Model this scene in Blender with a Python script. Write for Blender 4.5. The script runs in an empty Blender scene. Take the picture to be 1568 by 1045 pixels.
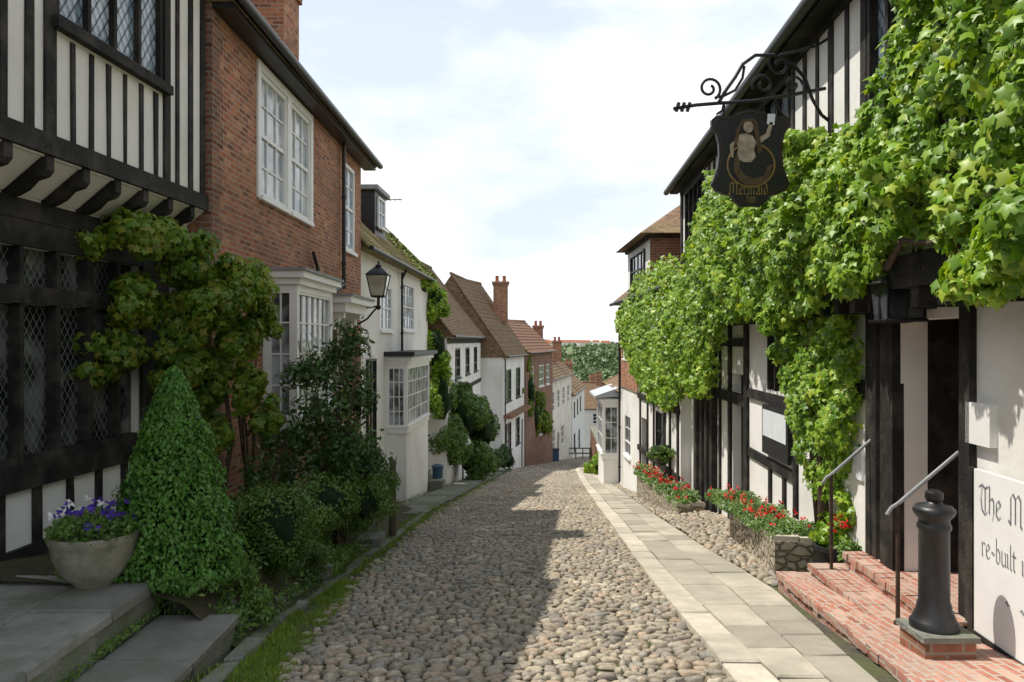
import bpy, math, random
import numpy as np
from mathutils import Vector
random.seed(7); RNG=np.random.default_rng(7)
S=bpy.context.scene
# ------------------------------------------------------------------ materials
MATS={}
def newmat(name):
    m=bpy.data.materials.new(name); m.use_nodes=True
    nt=m.node_tree; nt.nodes.clear()
    out=nt.nodes.new('ShaderNodeOutputMaterial'); p=nt.nodes.new('ShaderNodeBsdfPrincipled')
    nt.links.new(p.outputs[0],out.inputs[0]); MATS[name]=m
    return m,nt,p,out
def N(nt,t,**k):
    n=nt.nodes.new(t)
    for a,b in k.items():
        if a in n.inputs: n.inputs[a].default_value=b
        else: setattr(n,a,b)
    return n
def ramp(nt,fac,stops):
    r=nt.nodes.new('ShaderNodeValToRGB'); e=r.color_ramp.elements
    while len(e)<len(stops): e.new(.5)
    for i,(p,c) in enumerate(stops):
        e[i].position=p; e[i].color=(c[0],c[1],c[2],1)
    nt.links.new(fac,r.inputs[0]); return r.outputs[0]
def mixc(nt,fac,a,b,mode='MIX'):
    m=nt.nodes.new('ShaderNodeMix'); m.data_type='RGBA'; m.blend_type=mode
    if isinstance(fac,(int,float)): m.inputs[0].default_value=fac
    else: nt.links.new(fac,m.inputs[0])
    for i,v in ((6,a),(7,b)):
        if isinstance(v,tuple): m.inputs[i].default_value=(v[0],v[1],v[2],1)
        else: nt.links.new(v,m.inputs[i])
    return m.outputs[2]
def noise(nt,scale,detail=5,co=None,rough=.6):
    n=N(nt,'ShaderNodeTexNoise'); n.inputs['Scale'].default_value=scale; n.inputs['Detail'].default_value=detail
    n.inputs['Roughness'].default_value=rough
    if co is None: co=N(nt,'ShaderNodeTexCoord').outputs['Object']
    nt.links.new(co,n.inputs['Vector']); return n.outputs['Fac']
def bump(nt,p,h,strength=.4,dist=.02):
    b=N(nt,'ShaderNodeBump'); b.inputs['Strength'].default_value=strength; b.inputs['Distance'].default_value=dist
    nt.links.new(h,b.inputs['Height']); nt.links.new(b.outputs[0],p.inputs['Normal'])
def simple(name,c1,c2=None,scale=6,rough=.8,bs=.3,bd=.01,metal=0,island=0,spec=.3,dirt=None,dirts=1.2):
    m,nt,p,o=newmat(name); c2=c2 or tuple(x*.75 for x in c1)
    f=noise(nt,scale,3)
    col=ramp(nt,f,[(.3,c2),(.7,c1)])
    if island:
        g=N(nt,'ShaderNodeNewGeometry')
        v=ramp(nt,g.outputs['Random Per Island'],[(0,(1-island,)*3),(1,(1+island*.4,)*3)])
        col=mixc(nt,1.0,col,v,'MULTIPLY')
    if dirt:
        d=noise(nt,dirts,5); dm=ramp(nt,d,[(.46,(0,0,0)),(.70,(1,1,1))])
        col=mixc(nt,dm,col,dirt)
    nt.links.new(col,p.inputs['Base Color'])
    p.inputs['Roughness'].default_value=rough; p.inputs['Metallic'].default_value=metal
    p.inputs['Specular IOR Level'].default_value=spec
    bump(nt,p,noise(nt,scale*6,3),bs,bd)
    return m
def brickmat(name,cs,mortar,bw=.225,bh=.075,ms=.012,soot=(.08,.05,.04),sootamt=.5,bs=.5):
    m,nt,p,o=newmat(name)
    uv=N(nt,'ShaderNodeTexCoord').outputs['UV']
    nn=N(nt,'ShaderNodeTexNoise'); nn.inputs['Scale'].default_value=1.7; nt.links.new(uv,nn.inputs['Vector'])
    va=N(nt,'ShaderNodeVectorMath'); va.operation='MULTIPLY_ADD'; va.inputs[1].default_value=(.03,.03,0); nt.links.new(nn.outputs['Color'],va.inputs[0]); nt.links.new(uv,va.inputs[2])
    b=N(nt,'ShaderNodeTexBrick'); nt.links.new(va.outputs[0],b.inputs['Vector'])
    b.inputs['Scale'].default_value=1; b.inputs['Brick Width'].default_value=bw; b.inputs['Row Height'].default_value=bh
    b.inputs['Mortar Size'].default_value=ms; b.inputs['Mortar Smooth'].default_value=.3; b.inputs['Bias'].default_value=0
    b.inputs['Color1'].default_value=(0,0,0,1); b.inputs['Color2'].default_value=(1,1,1,1); b.inputs['Mortar'].default_value=(.5,.5,.5,1)
    col=ramp(nt,b.outputs['Color'],[(i/(len(cs)-1),c) for i,c in enumerate(cs)])
    n1=noise(nt,9,5,uv); col=mixc(nt,.6,col,ramp(nt,n1,[(.3,(.5,.5,.5)),(.7,(1.3,1.25,1.2))]),'MULTIPLY')
    col=mixc(nt,b.outputs['Fac'],col,mortar)
    n2=noise(nt,.9,6,uv); dm=ramp(nt,n2,[(.42,(0,0,0)),(.75,(sootamt,)*3)])
    col=mixc(nt,dm,col,soot)
    nt.links.new(col,p.inputs['Base Color']); p.inputs['Roughness'].default_value=.9
    p.inputs['Specular IOR Level'].default_value=.2
    h=mixc(nt,.5,b.outputs['Fac'],n1)
    inv=N(nt,'ShaderNodeInvert'); nt.links.new(h,inv.inputs['Color'])
    bump(nt,p,inv.outputs[0],bs,.015)
brickmat('brick_red',[(.22,.075,.045),(.52,.20,.10),(.38,.13,.07),(.58,.29,.15),(.20,.08,.055),(.44,.16,.08)],(.38,.31,.24),soot=(.19,.10,.065),sootamt=.7)
brickmat('brick_dark',[(.16,.08,.05),(.34,.15,.09),(.24,.11,.07)],(.28,.24,.19))
brickmat('brick_step',[(.34,.13,.09),(.50,.23,.17),(.42,.19,.13),(.55,.36,.29)],(.42,.37,.31),soot=(.36,.29,.24),sootamt=.7)
brickmat('tile_brown',[(.15,.10,.065),(.30,.19,.12),(.21,.14,.09),(.36,.25,.16)],(.06,.045,.035),bw=.17,bh=.11,ms=.008,soot=(.22,.19,.09),sootamt=.6)
brickmat('tile_red',[(.20,.10,.065),(.33,.17,.11),(.27,.14,.09),(.38,.22,.15)],(.06,.04,.03),bw=.17,bh=.11,ms=.008,soot=(.2,.16,.1),sootamt=.6)
brickmat('tile_mossy',[(.15,.11,.07),(.30,.22,.12),(.22,.17,.09),(.34,.27,.15)],(.05,.035,.03),bw=.17,bh=.11,ms=.008,soot=(.26,.27,.07),sootamt=.9)
m,nt,p,o=newmat('rubble'); uv=N(nt,'ShaderNodeTexCoord').outputs['UV']; mp=N(nt,'ShaderNodeMapping'); mp.inputs['Scale'].default_value=(6,10,1); nt.links.new(uv,mp.inputs[0])
v1=N(nt,'ShaderNodeTexVoronoi'); nt.links.new(mp.outputs[0],v1.inputs['Vector']); v1.inputs['Scale'].default_value=1
v2=N(nt,'ShaderNodeTexVoronoi'); v2.feature='DISTANCE_TO_EDGE'; nt.links.new(mp.outputs[0],v2.inputs['Vector']); v2.inputs['Scale'].default_value=1
c=ramp(nt,v1.outputs['Color'],[(.1,(.28,.22,.14)),(.4,(.50,.43,.31)),(.65,(.38,.33,.25)),(.9,(.58,.52,.42))])
c=mixc(nt,.6,c,ramp(nt,noise(nt,18,4),[(.3,(.6,.6,.6)),(.7,(1.2,1.2,1.2))]),'MULTIPLY')
ed=ramp(nt,v2.outputs['Distance'],[(.02,(0,0,0)),(.12,(1,1,1))]); c=mixc(nt,ed,(.20,.17,.12),c)
nt.links.new(c,p.inputs['Base Color']); p.inputs['Roughness'].default_value=.9; bump(nt,p,ed,1,.03)
simple('plaster',(.85,.84,.81),(.78,.77,.74),1.8,.85,.35,.014,dirt=(.66,.64,.58),dirts=.9)
simple('plaster_cream',(.78,.75,.68),(.68,.66,.6),1.8,.85,.25,.01,dirt=(.5,.48,.43),dirts=.9)
simple('white_paint',(.84,.84,.82),(.76,.76,.74),3,.45,.1,.004)
simple('timber_black',(.026,.024,.022),(.010,.010,.010),5,.75,.9,.012,dirt=(.065,.058,.05),dirts=3,spec=.25)
simple('timber_brown',(.15,.12,.085),(.07,.055,.04),8,.75,.8,.01)
simple('iron_black',(.018,.018,.02),(.01,.01,.011),15,.42,.2,.003,spec=.5)
simple('iron_rust',(.08,.05,.035),(.03,.02,.018),15,.6,.3,.003)
simple('lead_grey',(.30,.31,.32),(.2,.21,.22),4,.6,.2,.005)
simple('came_lead',(.20,.21,.21),(.12,.125,.13),4,.6,.2,.005)
simple('flagstone',(.50,.455,.365),(.37,.335,.275),3.5,.85,.6,.012,island=.35,dirt=(.33,.31,.245),dirts=1.6)
simple('kerbstone',(.60,.545,.44),(.44,.40,.33),5,.85,.7,.012,island=.22)
simple('stone_grey',(.28,.28,.245),(.16,.165,.135),6,.9,.9,.02,island=.3,dirt=(.12,.15,.06),dirts=3)
simple('terrace_stone',(.36,.35,.32),(.22,.22,.195),3,.85,.8,.015,island=.35,dirt=(.17,.18,.13),dirts=2.2)
simple('soil',(.09,.07,.045),(.04,.035,.02),8,.95,.9,.03,dirt=(.06,.09,.025),dirts=2.5)
simple('joint_dirt',(.12,.105,.075),(.05,.045,.035),14,.95,.8,.01,dirt=(.085,.11,.035),dirts=1.3)
simple('pot_stone',(.38,.36,.29),(.22,.22,.17),9,.9,.7,.01,dirt=(.17,.17,.11),dirts=5)
simple('door_wood',(.13,.05,.03),(.06,.025,.015),6,.6,.6,.01)
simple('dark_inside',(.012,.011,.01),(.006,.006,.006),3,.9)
simple('gold',(.34,.25,.08),(.2,.14,.05),12,.45,.2,.003,metal=.3)
simple('skin_paint',(.50,.42,.33),(.28,.22,.16),14,.6)
simple('fish_paint',(.13,.085,.045),(.06,.04,.02),14,.6)
simple('letter_grey',(.17,.19,.22),None,5,.7)
simple('petal_red',(.70,.025,.015),(.5,.01,.01),9,.6,island=.3)
simple('petal_purple',(.10,.04,.42),(.05,.02,.25),9,.6,island=.4)
simple('petal_white',(.8,.8,.78),(.7,.7,.72),9,.6)
simple('bin_blue',(.05,.10,.16),(.03,.07,.12),9,.5)
simple('bark',(.14,.10,.07),(.06,.045,.03),14,.9,.9,.02)
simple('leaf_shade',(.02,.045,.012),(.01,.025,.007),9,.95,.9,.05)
simple('terracotta',(.36,.13,.07),(.25,.09,.05),9,.8)
simple('far_land',(.13,.19,.07),(.09,.14,.05),.012,.95,.0,.01,dirt=(.19,.21,.10),dirts=.006)
simple('lead_pale',(.50,.53,.56),(.40,.43,.46),5,.6,.3,.01)
simple('paper',(.76,.80,.84),(.66,.69,.72),9,.5)
m,nt,p,o=newmat('cobble')
g=N(nt,'ShaderNodeNewGeometry').outputs['Random Per Island']
c=ramp(nt,g,[(0,(.21,.19,.165)),(.16,(.40,.35,.275)),(.32,(.26,.235,.205)),(.46,(.49,.42,.32)),(.58,(.31,.295,.27)),(.74,(.44,.335,.25)),(.88,(.32,.29,.235)),(1,(.58,.52,.42))])
c=mixc(nt,.8,c,ramp(nt,noise(nt,24,4),[(.3,(.5,.5,.5)),(.7,(1.3,1.28,1.22))]),'MULTIPLY')
c=mixc(nt,.8,c,ramp(nt,noise(nt,.7,4),[(.35,(.74,.75,.73)),(.7,(1.15,1.12,1.05))]),'MULTIPLY')
nt.links.new(c,p.inputs['Base Color']); p.inputs['Roughness'].default_value=.6; p.inputs['Specular IOR Level'].default_value=.35
bump(nt,p,noise(nt,55,3),.7,.008)
def glass(name,base,rough=.04,spec=.6,var=None,sc=1.6,bs=.25):
    m,nt,p,o=newmat(name)
    f=noise(nt,sc,2)
    col=ramp(nt,f,[(.4,base),(.62,var or tuple(x*1.8 for x in base))])
    nt.links.new(col,p.inputs['Base Color']); p.inputs['Roughness'].default_value=rough
    p.inputs['Specular IOR Level'].default_value=spec
    bump(nt,p,noise(nt,5,2),bs,.03)
glass('glass_dark',(.012,.014,.015),var=(.05,.055,.06))
glass('glass_lead',(.012,.014,.015),var=(.16,.17,.17),sc=2.6,bs=.6)
glass('glass_bay',(.05,.055,.055),var=(.42,.46,.48),sc=2.0)  # pale patches paint reflections into the dark panes
glass('glass_sky',(.13,.17,.21),.08,.8,var=(.34,.40,.46))
glass('glass_blue',(.22,.30,.38),.08,.8,var=(.46,.54,.62),sc=2.4)  # bright sky reflection painted into the pane colour
glass('glass_curtain',(.24,.30,.35),.12,.7,var=(.60,.66,.70))
glass('lamp_glass',(.30,.28,.18),.1,.7,var=(.5,.48,.38))
def leafmat(name,cols,trans=0,var=.7):
    m,nt,p,o=newmat(name)
    g=N(nt,'ShaderNodeNewGeometry').outputs['Random Per Island']
    c=ramp(nt,g,[(i/(len(cols)-1),x) for i,x in enumerate(cols)])
    c=mixc(nt,var,c,ramp(nt,noise(nt,1.6,2),[(.3,(.55,.62,.6)),(.7,(1.3,1.2,1.0))]),'MULTIPLY')
    nt.links.new(c,p.inputs['Base Color']); p.inputs['Roughness'].default_value=.42; p.inputs['Specular IOR Level'].default_value=.4
    if trans:
        t=N(nt,'ShaderNodeBsdfTranslucent'); c2=mixc(nt,1,c,(1.7,1.6,.5),'MULTIPLY'); nt.links.new(c2,t.inputs[0])
        mx=N(nt,'ShaderNodeMixShader'); mx.inputs[0].default_value=trans
        nt.links.new(p.outputs[0],mx.inputs[1]); nt.links.new(t.outputs[0],mx.inputs[2]); nt.links.new(mx.outputs[0],o.inputs[0])
leafmat('leaf_vine',[(.09,.20,.018),(.19,.34,.03),(.30,.46,.05),(.13,.27,.022),(.40,.50,.07),(.20,.37,.03),(.08,.17,.02)],.27)
leafmat('leaf_left',[(.08,.17,.025),(.13,.24,.03),(.19,.31,.04),(.27,.27,.045),(.10,.21,.025)],.34)
leafmat('leaf_cone',[(.06,.17,.03),(.10,.25,.04),(.08,.21,.035),(.14,.30,.05)],.2)
leafmat('leaf_dark',[(.035,.085,.024),(.06,.125,.03),(.09,.16,.04),(.045,.10,.028)],.15)
leafmat('leaf_mid',[(.06,.13,.025),(.10,.19,.035),(.14,.23,.05),(.08,.16,.03)],.2)
leafmat('grass_blade',[(.10,.20,.025),(.17,.30,.035),(.24,.34,.06),(.28,.29,.11)],.2)
leafmat('leaf_far',[(.07,.12,.045),(.11,.17,.06),(.14,.20,.08),(.09,.15,.055)])
leafmat('moss',[(.16,.21,.03),(.24,.28,.05),(.14,.18,.03)])

# ------------------------------------------------------------------ builder
def autouv(me):
    n=len(me.polygons)
    if n==0: return
    uvl=me.uv_layers.new(name='UVMap')
    nl=len(me.loops); vi=np.zeros(nl,np.int32); me.loops.foreach_get('vertex_index',vi)
    co=np.zeros(len(me.vertices)*3); me.vertices.foreach_get('co',co); co=co.reshape(-1,3)
    pn=np.zeros(n*3); me.polygons.foreach_get('normal',pn); pn=pn.reshape(-1,3)
    lt=np.zeros(n,np.int32); me.polygons.foreach_get('loop_total',lt)
    ln=np.repeat(pn,lt,axis=0); P=co[vi]
    s=np.where(ln[:,:1]+ln[:,1:2]*.3<0,-1,1); nn=ln*s
    t=np.stack([-nn[:,1],nn[:,0],np.zeros(nl)],1); L=np.linalg.norm(t,axis=1)
    flat=L<.2
    t[flat]=(0,1,0); L[flat]=1; t/=L[:,None]
    b=np.cross(nn,t); bl=np.linalg.norm(b,axis=1); bl[bl==0]=1; b/=bl[:,None]
    u=(P*t).sum(1); v=(P*b).sum(1)
    uv=np.stack([u,v],1).ravel(); uvl.data.foreach_set('uv',uv)
def mkmesh(name,verts,faces,mats,midx=None,smooth=False,parent=None,recalc=False):
    me=bpy.data.meshes.new(name); me.from_pydata(verts,[],faces)
    for x in mats: me.materials.append(MATS[x])
    if midx is not None: me.polygons.foreach_set('material_index',midx)
    if recalc:
        import bmesh
        bm=bmesh.new(); bm.from_mesh(me); bmesh.ops.recalc_face_normals(bm,faces=bm.faces); bm.to_mesh(me); bm.free()
    if smooth: me.polygons.foreach_set('use_smooth',[True]*len(me.polygons))
    me.update(); autouv(me)
    ob=bpy.data.objects.new(name,me); S.collection.objects.link(ob)
    if parent: ob.parent=parent
    return ob
class B:
    def __init__(s,name): s.name=name; s.parts={}
    def add(s,part,verts,faces,mat,smooth=False):
        q=s.parts.setdefault(part,dict(v=[],f=[],m=[],mats=[],s=[]))
        if mat not in q['mats']: q['mats'].append(mat)
        k=len(q['v']); q['v']+= [tuple(v) for v in verts]; q['f']+=[tuple(i+k for i in f) for f in faces]
        q['m']+=[q['mats'].index(mat)]*len(faces); q['s']+=[smooth]*len(faces)
    def hexa(s,part,P,mat):
        s.add(part,P,[(0,3,2,1),(4,5,6,7),(0,1,5,4),(1,2,6,5),(2,3,7,6),(3,0,4,7)],mat)
    def box(s,part,x0,x1,y0,y1,z0,z1,mat):
        s.hexa(part,[(x0,y0,z0),(x1,y0,z0),(x1,y1,z0),(x0,y1,z0),(x0,y0,z1),(x1,y0,z1),(x1,y1,z1),(x0,y1,z1)],mat)
    def fbox(s,part,F,u0,u1,z0,z1,n0,n1,mat,j=0):
        a=[random.uniform(-j,j) for _ in range(4)] if j else (0,0,0,0)
        s.hexa(part,[F(u0+a[0],n0,z0),F(u1+a[1],n0,z0),F(u1+a[1],n1,z0),F(u0+a[0],n1,z0),F(u0+a[2],n0,z1),F(u1+a[3],n0,z1),F(u1+a[3],n1,z1),F(u0+a[2],n1,z1)],mat)
    def tube(s,part,pts,r,mat,seg=7):
        P=[Vector(p) for p in pts]; vs=[]; fs=[]
        for i,p in enumerate(P):
            d=(P[min(i+1,len(P)-1)]-P[max(i-1,0)]).normalized()
            a=Vector((0,1,0)) if abs(d.y)<.9 else Vector((1,0,0))
            e=d.cross(a).normalized(); f=d.cross(e); rr=r[i] if isinstance(r,(list,tuple)) else r
            vs+=[p+(e*math.cos(t)+f*math.sin(t))*rr for t in [2*math.pi*k/seg for k in range(seg)]]
        for i in range(len(P)-1):
            for k in range(seg):
                fs.append((i*seg+k,i*seg+(k+1)%seg,(i+1)*seg+(k+1)%seg,(i+1)*seg+k))
        fs.append(tuple(range(seg))[::-1]); fs.append(tuple((len(P)-1)*seg+k for k in range(seg)))
        s.add(part,vs,fs,mat,True)
    def lathe(s,part,c,prof,mat,seg=24,flute=0):
        vs=[];fs=[]
        for r,z in prof:
            for k in range(seg):
                t=2*math.pi*k/seg; rr=r*(1+flute*abs(math.sin(t*4)))
                vs.append((c[0]+rr*math.cos(t),c[1]+rr*math.sin(t),c[2]+z))
        for i in range(len(prof)-1):
            for k in range(seg): fs.append((i*seg+k,i*seg+(k+1)%seg,(i+1)*seg+(k+1)%seg,(i+1)*seg+k))
        fs.append(tuple(range(seg))[::-1]); fs.append(tuple((len(prof)-1)*seg+k for k in range(seg)))
        s.add(part,vs,fs,mat,True)
    def done(s):
        e=None
        if len(s.parts)>1:
            e=bpy.data.objects.new(s.name,None); S.collection.objects.link(e)
        for k,q in s.parts.items():
            ob=mkmesh(k if e else s.name,q['v'],q['f'],q['mats'],q['m'],False,e,True)
            ob.data.polygons.foreach_set('use_smooth',q['s'])
            if any(q['s']):
                try: ob.data.set_sharp_from_angle(angle=math.radians(50))
                except Exception: pass
        s.root=e or ob
        return s.root
def facade(x0,k,side):
    return lambda u,n,z:(x0+k*u+side*n,u-side*k*n,z)
def sideframe(F,Y,sgn=-1):
    return lambda u,n,z:F(Y+sgn*n,u,z)
def wall(b,F,u0,u1,z0,z1,holes,mat,th=.3,part='walls'):
    us=sorted({u0,u1,*[h[0] for h in holes],*[h[1] for h in holes]}); zs=sorted({z0,z1,*[h[2] for h in holes],*[h[3] for h in holes]})
    for i in range(len(us)-1):
        for j in range(len(zs)-1):
            cu=(us[i]+us[i+1])/2; cz=(zs[j]+zs[j+1])/2
            hole=any(h[0]<cu<h[1] and h[2]<cz<h[3] for h in holes)
            if not hole: b.fbox(part,F,us[i],us[i+1],zs[j],zs[j+1],-th,0,mat)
def window(b,F,u0,u1,z0,z1,nx=3,nz=4,rec=.08,fr=.055,bar=.022,mat='white_paint',gl='glass_sky',sill=True,part='windows',meet=True):
    n0=-rec; n1=-rec+.05
    b.fbox(part,F,u0,u1,z0,z1,n0-.03,n0,gl)
    b.fbox(part,F,u0,u0+fr,z0,z1,n0+.001,n1,mat); b.fbox(part,F,u1-fr,u1,z0,z1,n0+.001,n1,mat)
    b.fbox(part,F,u0+fr,u1-fr,z1-fr,z1,n0+.001,n1-.002,mat); b.fbox(part,F,u0+fr,u1-fr,z0,z0+fr,n0+.001,n1-.002,mat)
    for i in range(1,nx):
        u=u0+(u1-u0)*i/nx; b.fbox(part,F,u-bar/2,u+bar/2,z0+fr,z1-fr,n0+.001,n0+.022,mat)
    for j in range(1,nz):
        z=z0+(z1-z0)*j/nz; w=bar*(1.9 if (meet and j==nz//2) else 1)
        b.fbox(part,F,u0+fr,u1-fr,z-w/2,z+w/2,n0+.001,n0+(.034 if w>bar else .019),mat)
    if sill: b.fbox(part,F,u0-.06,u1+.06,z0-.07,z0,-.04,.07,mat)
def lattice(b,F,u0,u1,z0,z1,s=.11,n=0,w=.010,mat='lead_grey',part='windows'):
    a=s; c=s*1.45
    for sg in (1,-1):
        mslope=sg*c/a; k=u0-(z1-z0)*a/c-a
        while k<u1+(z1-z0)*a/c+a:
            pts=[]
            zz=lambda u:z0+mslope*(u-k)
            for u in (u0,u1):
                if z0<=zz(u)<=z1: pts.append((u,zz(u)))
            for z in (z0,z1):
                u=k+(z-z0)/mslope
                if u0<u<u1: pts.append((u,z))
            if len(pts)>=2:
                (ua,za),(ub,zb)=pts[0],pts[1]; L=math.hypot(ub-ua,zb-za)
                if L>.02:
                    dx=-(zb-za)/L*w/2; dz=(ub-ua)/L*w/2
                    nn=n+(.002 if sg>0 else .004)
                    b.add(part,[F(ua-dx,nn,za-dz),F(ub-dx,nn,zb-dz),F(ub+dx,nn,zb+dz),F(ua+dx,nn,za+dz)],[(0,1,2,3)],mat)
            k+=a
def roof(b,F,u0,u1,ez,over,rz,run,mat,course=.12,part='roof',sag=.0):
    sl=math.hypot(run+over,rz-ez); n=max(3,int(sl/course)); t=.02+course*.08
    K=max(1,int((u1-u0)/1.0)) if course<.2 else 1
    ph=random.uniform(0,6)
    def w(u,f): return sag*math.sin((u-u0)/(u1-u0)*math.pi)*-1*f + (.02*math.sin(u*2.1+f*5+ph)+.012*math.sin(u*5.3+f*11) if course<.2 else 0)
    for i in range(n):
        f0=i/n; f1=(i+1)/n
        nA=over-(run+over)*f0; nB=over-(run+over)*f1; zA=ez+(rz-ez)*f0; zB=ez+(rz-ez)*f1
        for k in range(K):
            a=u0+(u1-u0)*k/K; c=u0+(u1-u0)*(k+1)/K
            P=[F(a,nA,zA+t+w(a,f0)),F(c,nA,zA+t+w(c,f0)),F(c,nB,zB+w(c,f1)),F(a,nB,zB+w(a,f1)),F(a,nA,zA-.01+w(a,f0)),F(c,nA,zA-.01+w(c,f0))]
            b.add(part,P,[(0,1,2,3),(4,5,1,0)],mat)
    vs=[F(u0+.05,over-.02,ez-.05),F(u1-.05,over-.02,ez-.05),F(u1-.05,-run,rz-.05),F(u0+.05,-run,rz-.05),F(u0+.05,-2*run-over,ez-.05),F(u1-.05,-2*run-over,ez-.05)]
    b.add(part,vs,[(0,4,3),(1,2,5),(3,4,5,2),(0,1,5,4)],mat)
    for u in (u0,u1):
        b.tube(part,[F(u,over,ez),F(u,-run,rz)],.04,mat,5)
    b.tube(part,[F(u0,-run,rz+.02),F((u0+u1)/2,-run,rz+.02-sag),F(u1,-run,rz+.02)],.1,mat,6)
def gutter(b,F,u0,u1,z,n,r=.06,mat='iron_black'):
    b.tube('gutter',[F(u0,n,z),F(u1,n,z)],r,mat,8)
def pipe(b,F,u,z0,z1,n=.09,r=.04):
    b.tube('drainpipe',[F(u,n,z0),F(u,n,z1)],r,'iron_black',8)
    z=z0+.5
    while z<z1: b.tube('drainpipe',[F(u,n,z),F(u,n,z+.07)],r*1.35,'iron_black',8); z+=1.4
def chimney(b,x,y,z0,z1,w=.8,d=.6,pots=2,mat='brick_red',part='chimney'):
    b.box(part,x-w/2,x+w/2,y-d/2,y+d/2,z0,z1-.25,mat)
    b.box(part,x-w/2-.05,x+w/2+.05,y-d/2-.05,y+d/2+.05,z1-.25,z1-.12,mat)
    b.box(part,x-w/2-.1,x+w/2+.1,y-d/2-.1,y+d/2+.1,z1-.12,z1,mat)
    for i in range(pots):
        px=x-w/2+w*(i+.5)/pots
        b.lathe(part,(px,y,z1),[(.13,0),(.12,.1),(.1,.3),(.125,.34),(.125,.4),(.08,.4)],'terracotta',12)
def g(y):
    if y<90: return -1.6-.13*y
    if y<170:
        t=(y-90)/80; return -13.3-7.7*(1-(1-t)**2)*.95
    return -20.6
def hz(x,y):
    a=max(0,min(1,(y-180)/300)); a=a*a*(3-2*a); c=max(0,min(1,(y-450)/500))
    z=g(y)+a*12.5+c*4.0+a*(.8*math.sin(x*.011+1)+.6*math.sin(x*.027+y*.01))
    if y>2000: z-= (y-2000)*.004
    return z
def lerp(y,tab):
    if y<=tab[0][0]: return tab[0][1]
    for (a,b),(c,d) in zip(tab,tab[1:]):
        if y<=c: return b+(d-b)*(y-a)/(c-a)
    return tab[-1][1]
LE=[(0,-1.5),(5,-1.6),(9.4,-1.85),(17.8,-1.75),(31,-1.0),(46,-.05),(60,1.5),(80,5.2),(100,8)]
RE=[(0,1.3),(5.2,1.47),(9.4,1.61),(17.8,2.05),(31,2.75),(46,3.7),(60,5.4),(80,8.6),(100,11.5)]
# ------------------------------------------------------------------ terrain sheet
ys=[-60,-30,-10]+[i*2 for i in range(0,90)]+[180+i*12 for i in range(0,35)]+[620+i*60 for i in range(30)]+[2600,3500,5000,8000]
xs=[-4000,-2000,-1000,-500,-250,-120,-60,-30,-15,-8]+[-4,0,4,8,15,30,60,120,180,250,350,500,700,1000,1500,2500,4000]
V=[];Fc=[]
for y in ys:
    for x in xs: V.append((x,y,(hz(x,y) if y>180 else g(y))-.06))
W=len(xs)
for j in range(len(ys)-1):
    for i in range(W-1): Fc.append((j*W+i,j*W+i+1,(j+1)*W+i+1,(j+1)*W+i))
mi=[1 if f[0]//W<ys.index(110) else 0 for f in Fc]
mkmesh('ground',V,Fc,['far_land','soil'],mi,True)
V=[];Fc=[]
yy=[-4+i*1.0 for i in range(112)]
for y in yy: V+=[(lerp(y,LE)-.35,y,g(y)-.004),(lerp(y,RE)+.05,y,g(y)-.004)]
for i in range(len(yy)-1): Fc.append((2*i,2*i+1,2*i+3,2*i+2))
mkmesh('road_bed',V,Fc,['joint_dirt'])
V=[];Fc=[]
AE=[(0,2.2),(5.2,2.38),(8.45,2.8),(11.5,2.86),(17.1,3.1),(28.7,3.73),(46,4.7),(60,6.6),(80,9.8)]
for y in yy: V+=[(lerp(y,RE)-.03,y,g(y)-.008),(lerp(y,AE)+2.5,y,g(y)+.02)]
for i in range(len(yy)-1): Fc.append((2*i,2*i+1,2*i+3,2*i+2))
mkmesh('pavement_bed',V,Fc,['joint_dirt'])
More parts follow.
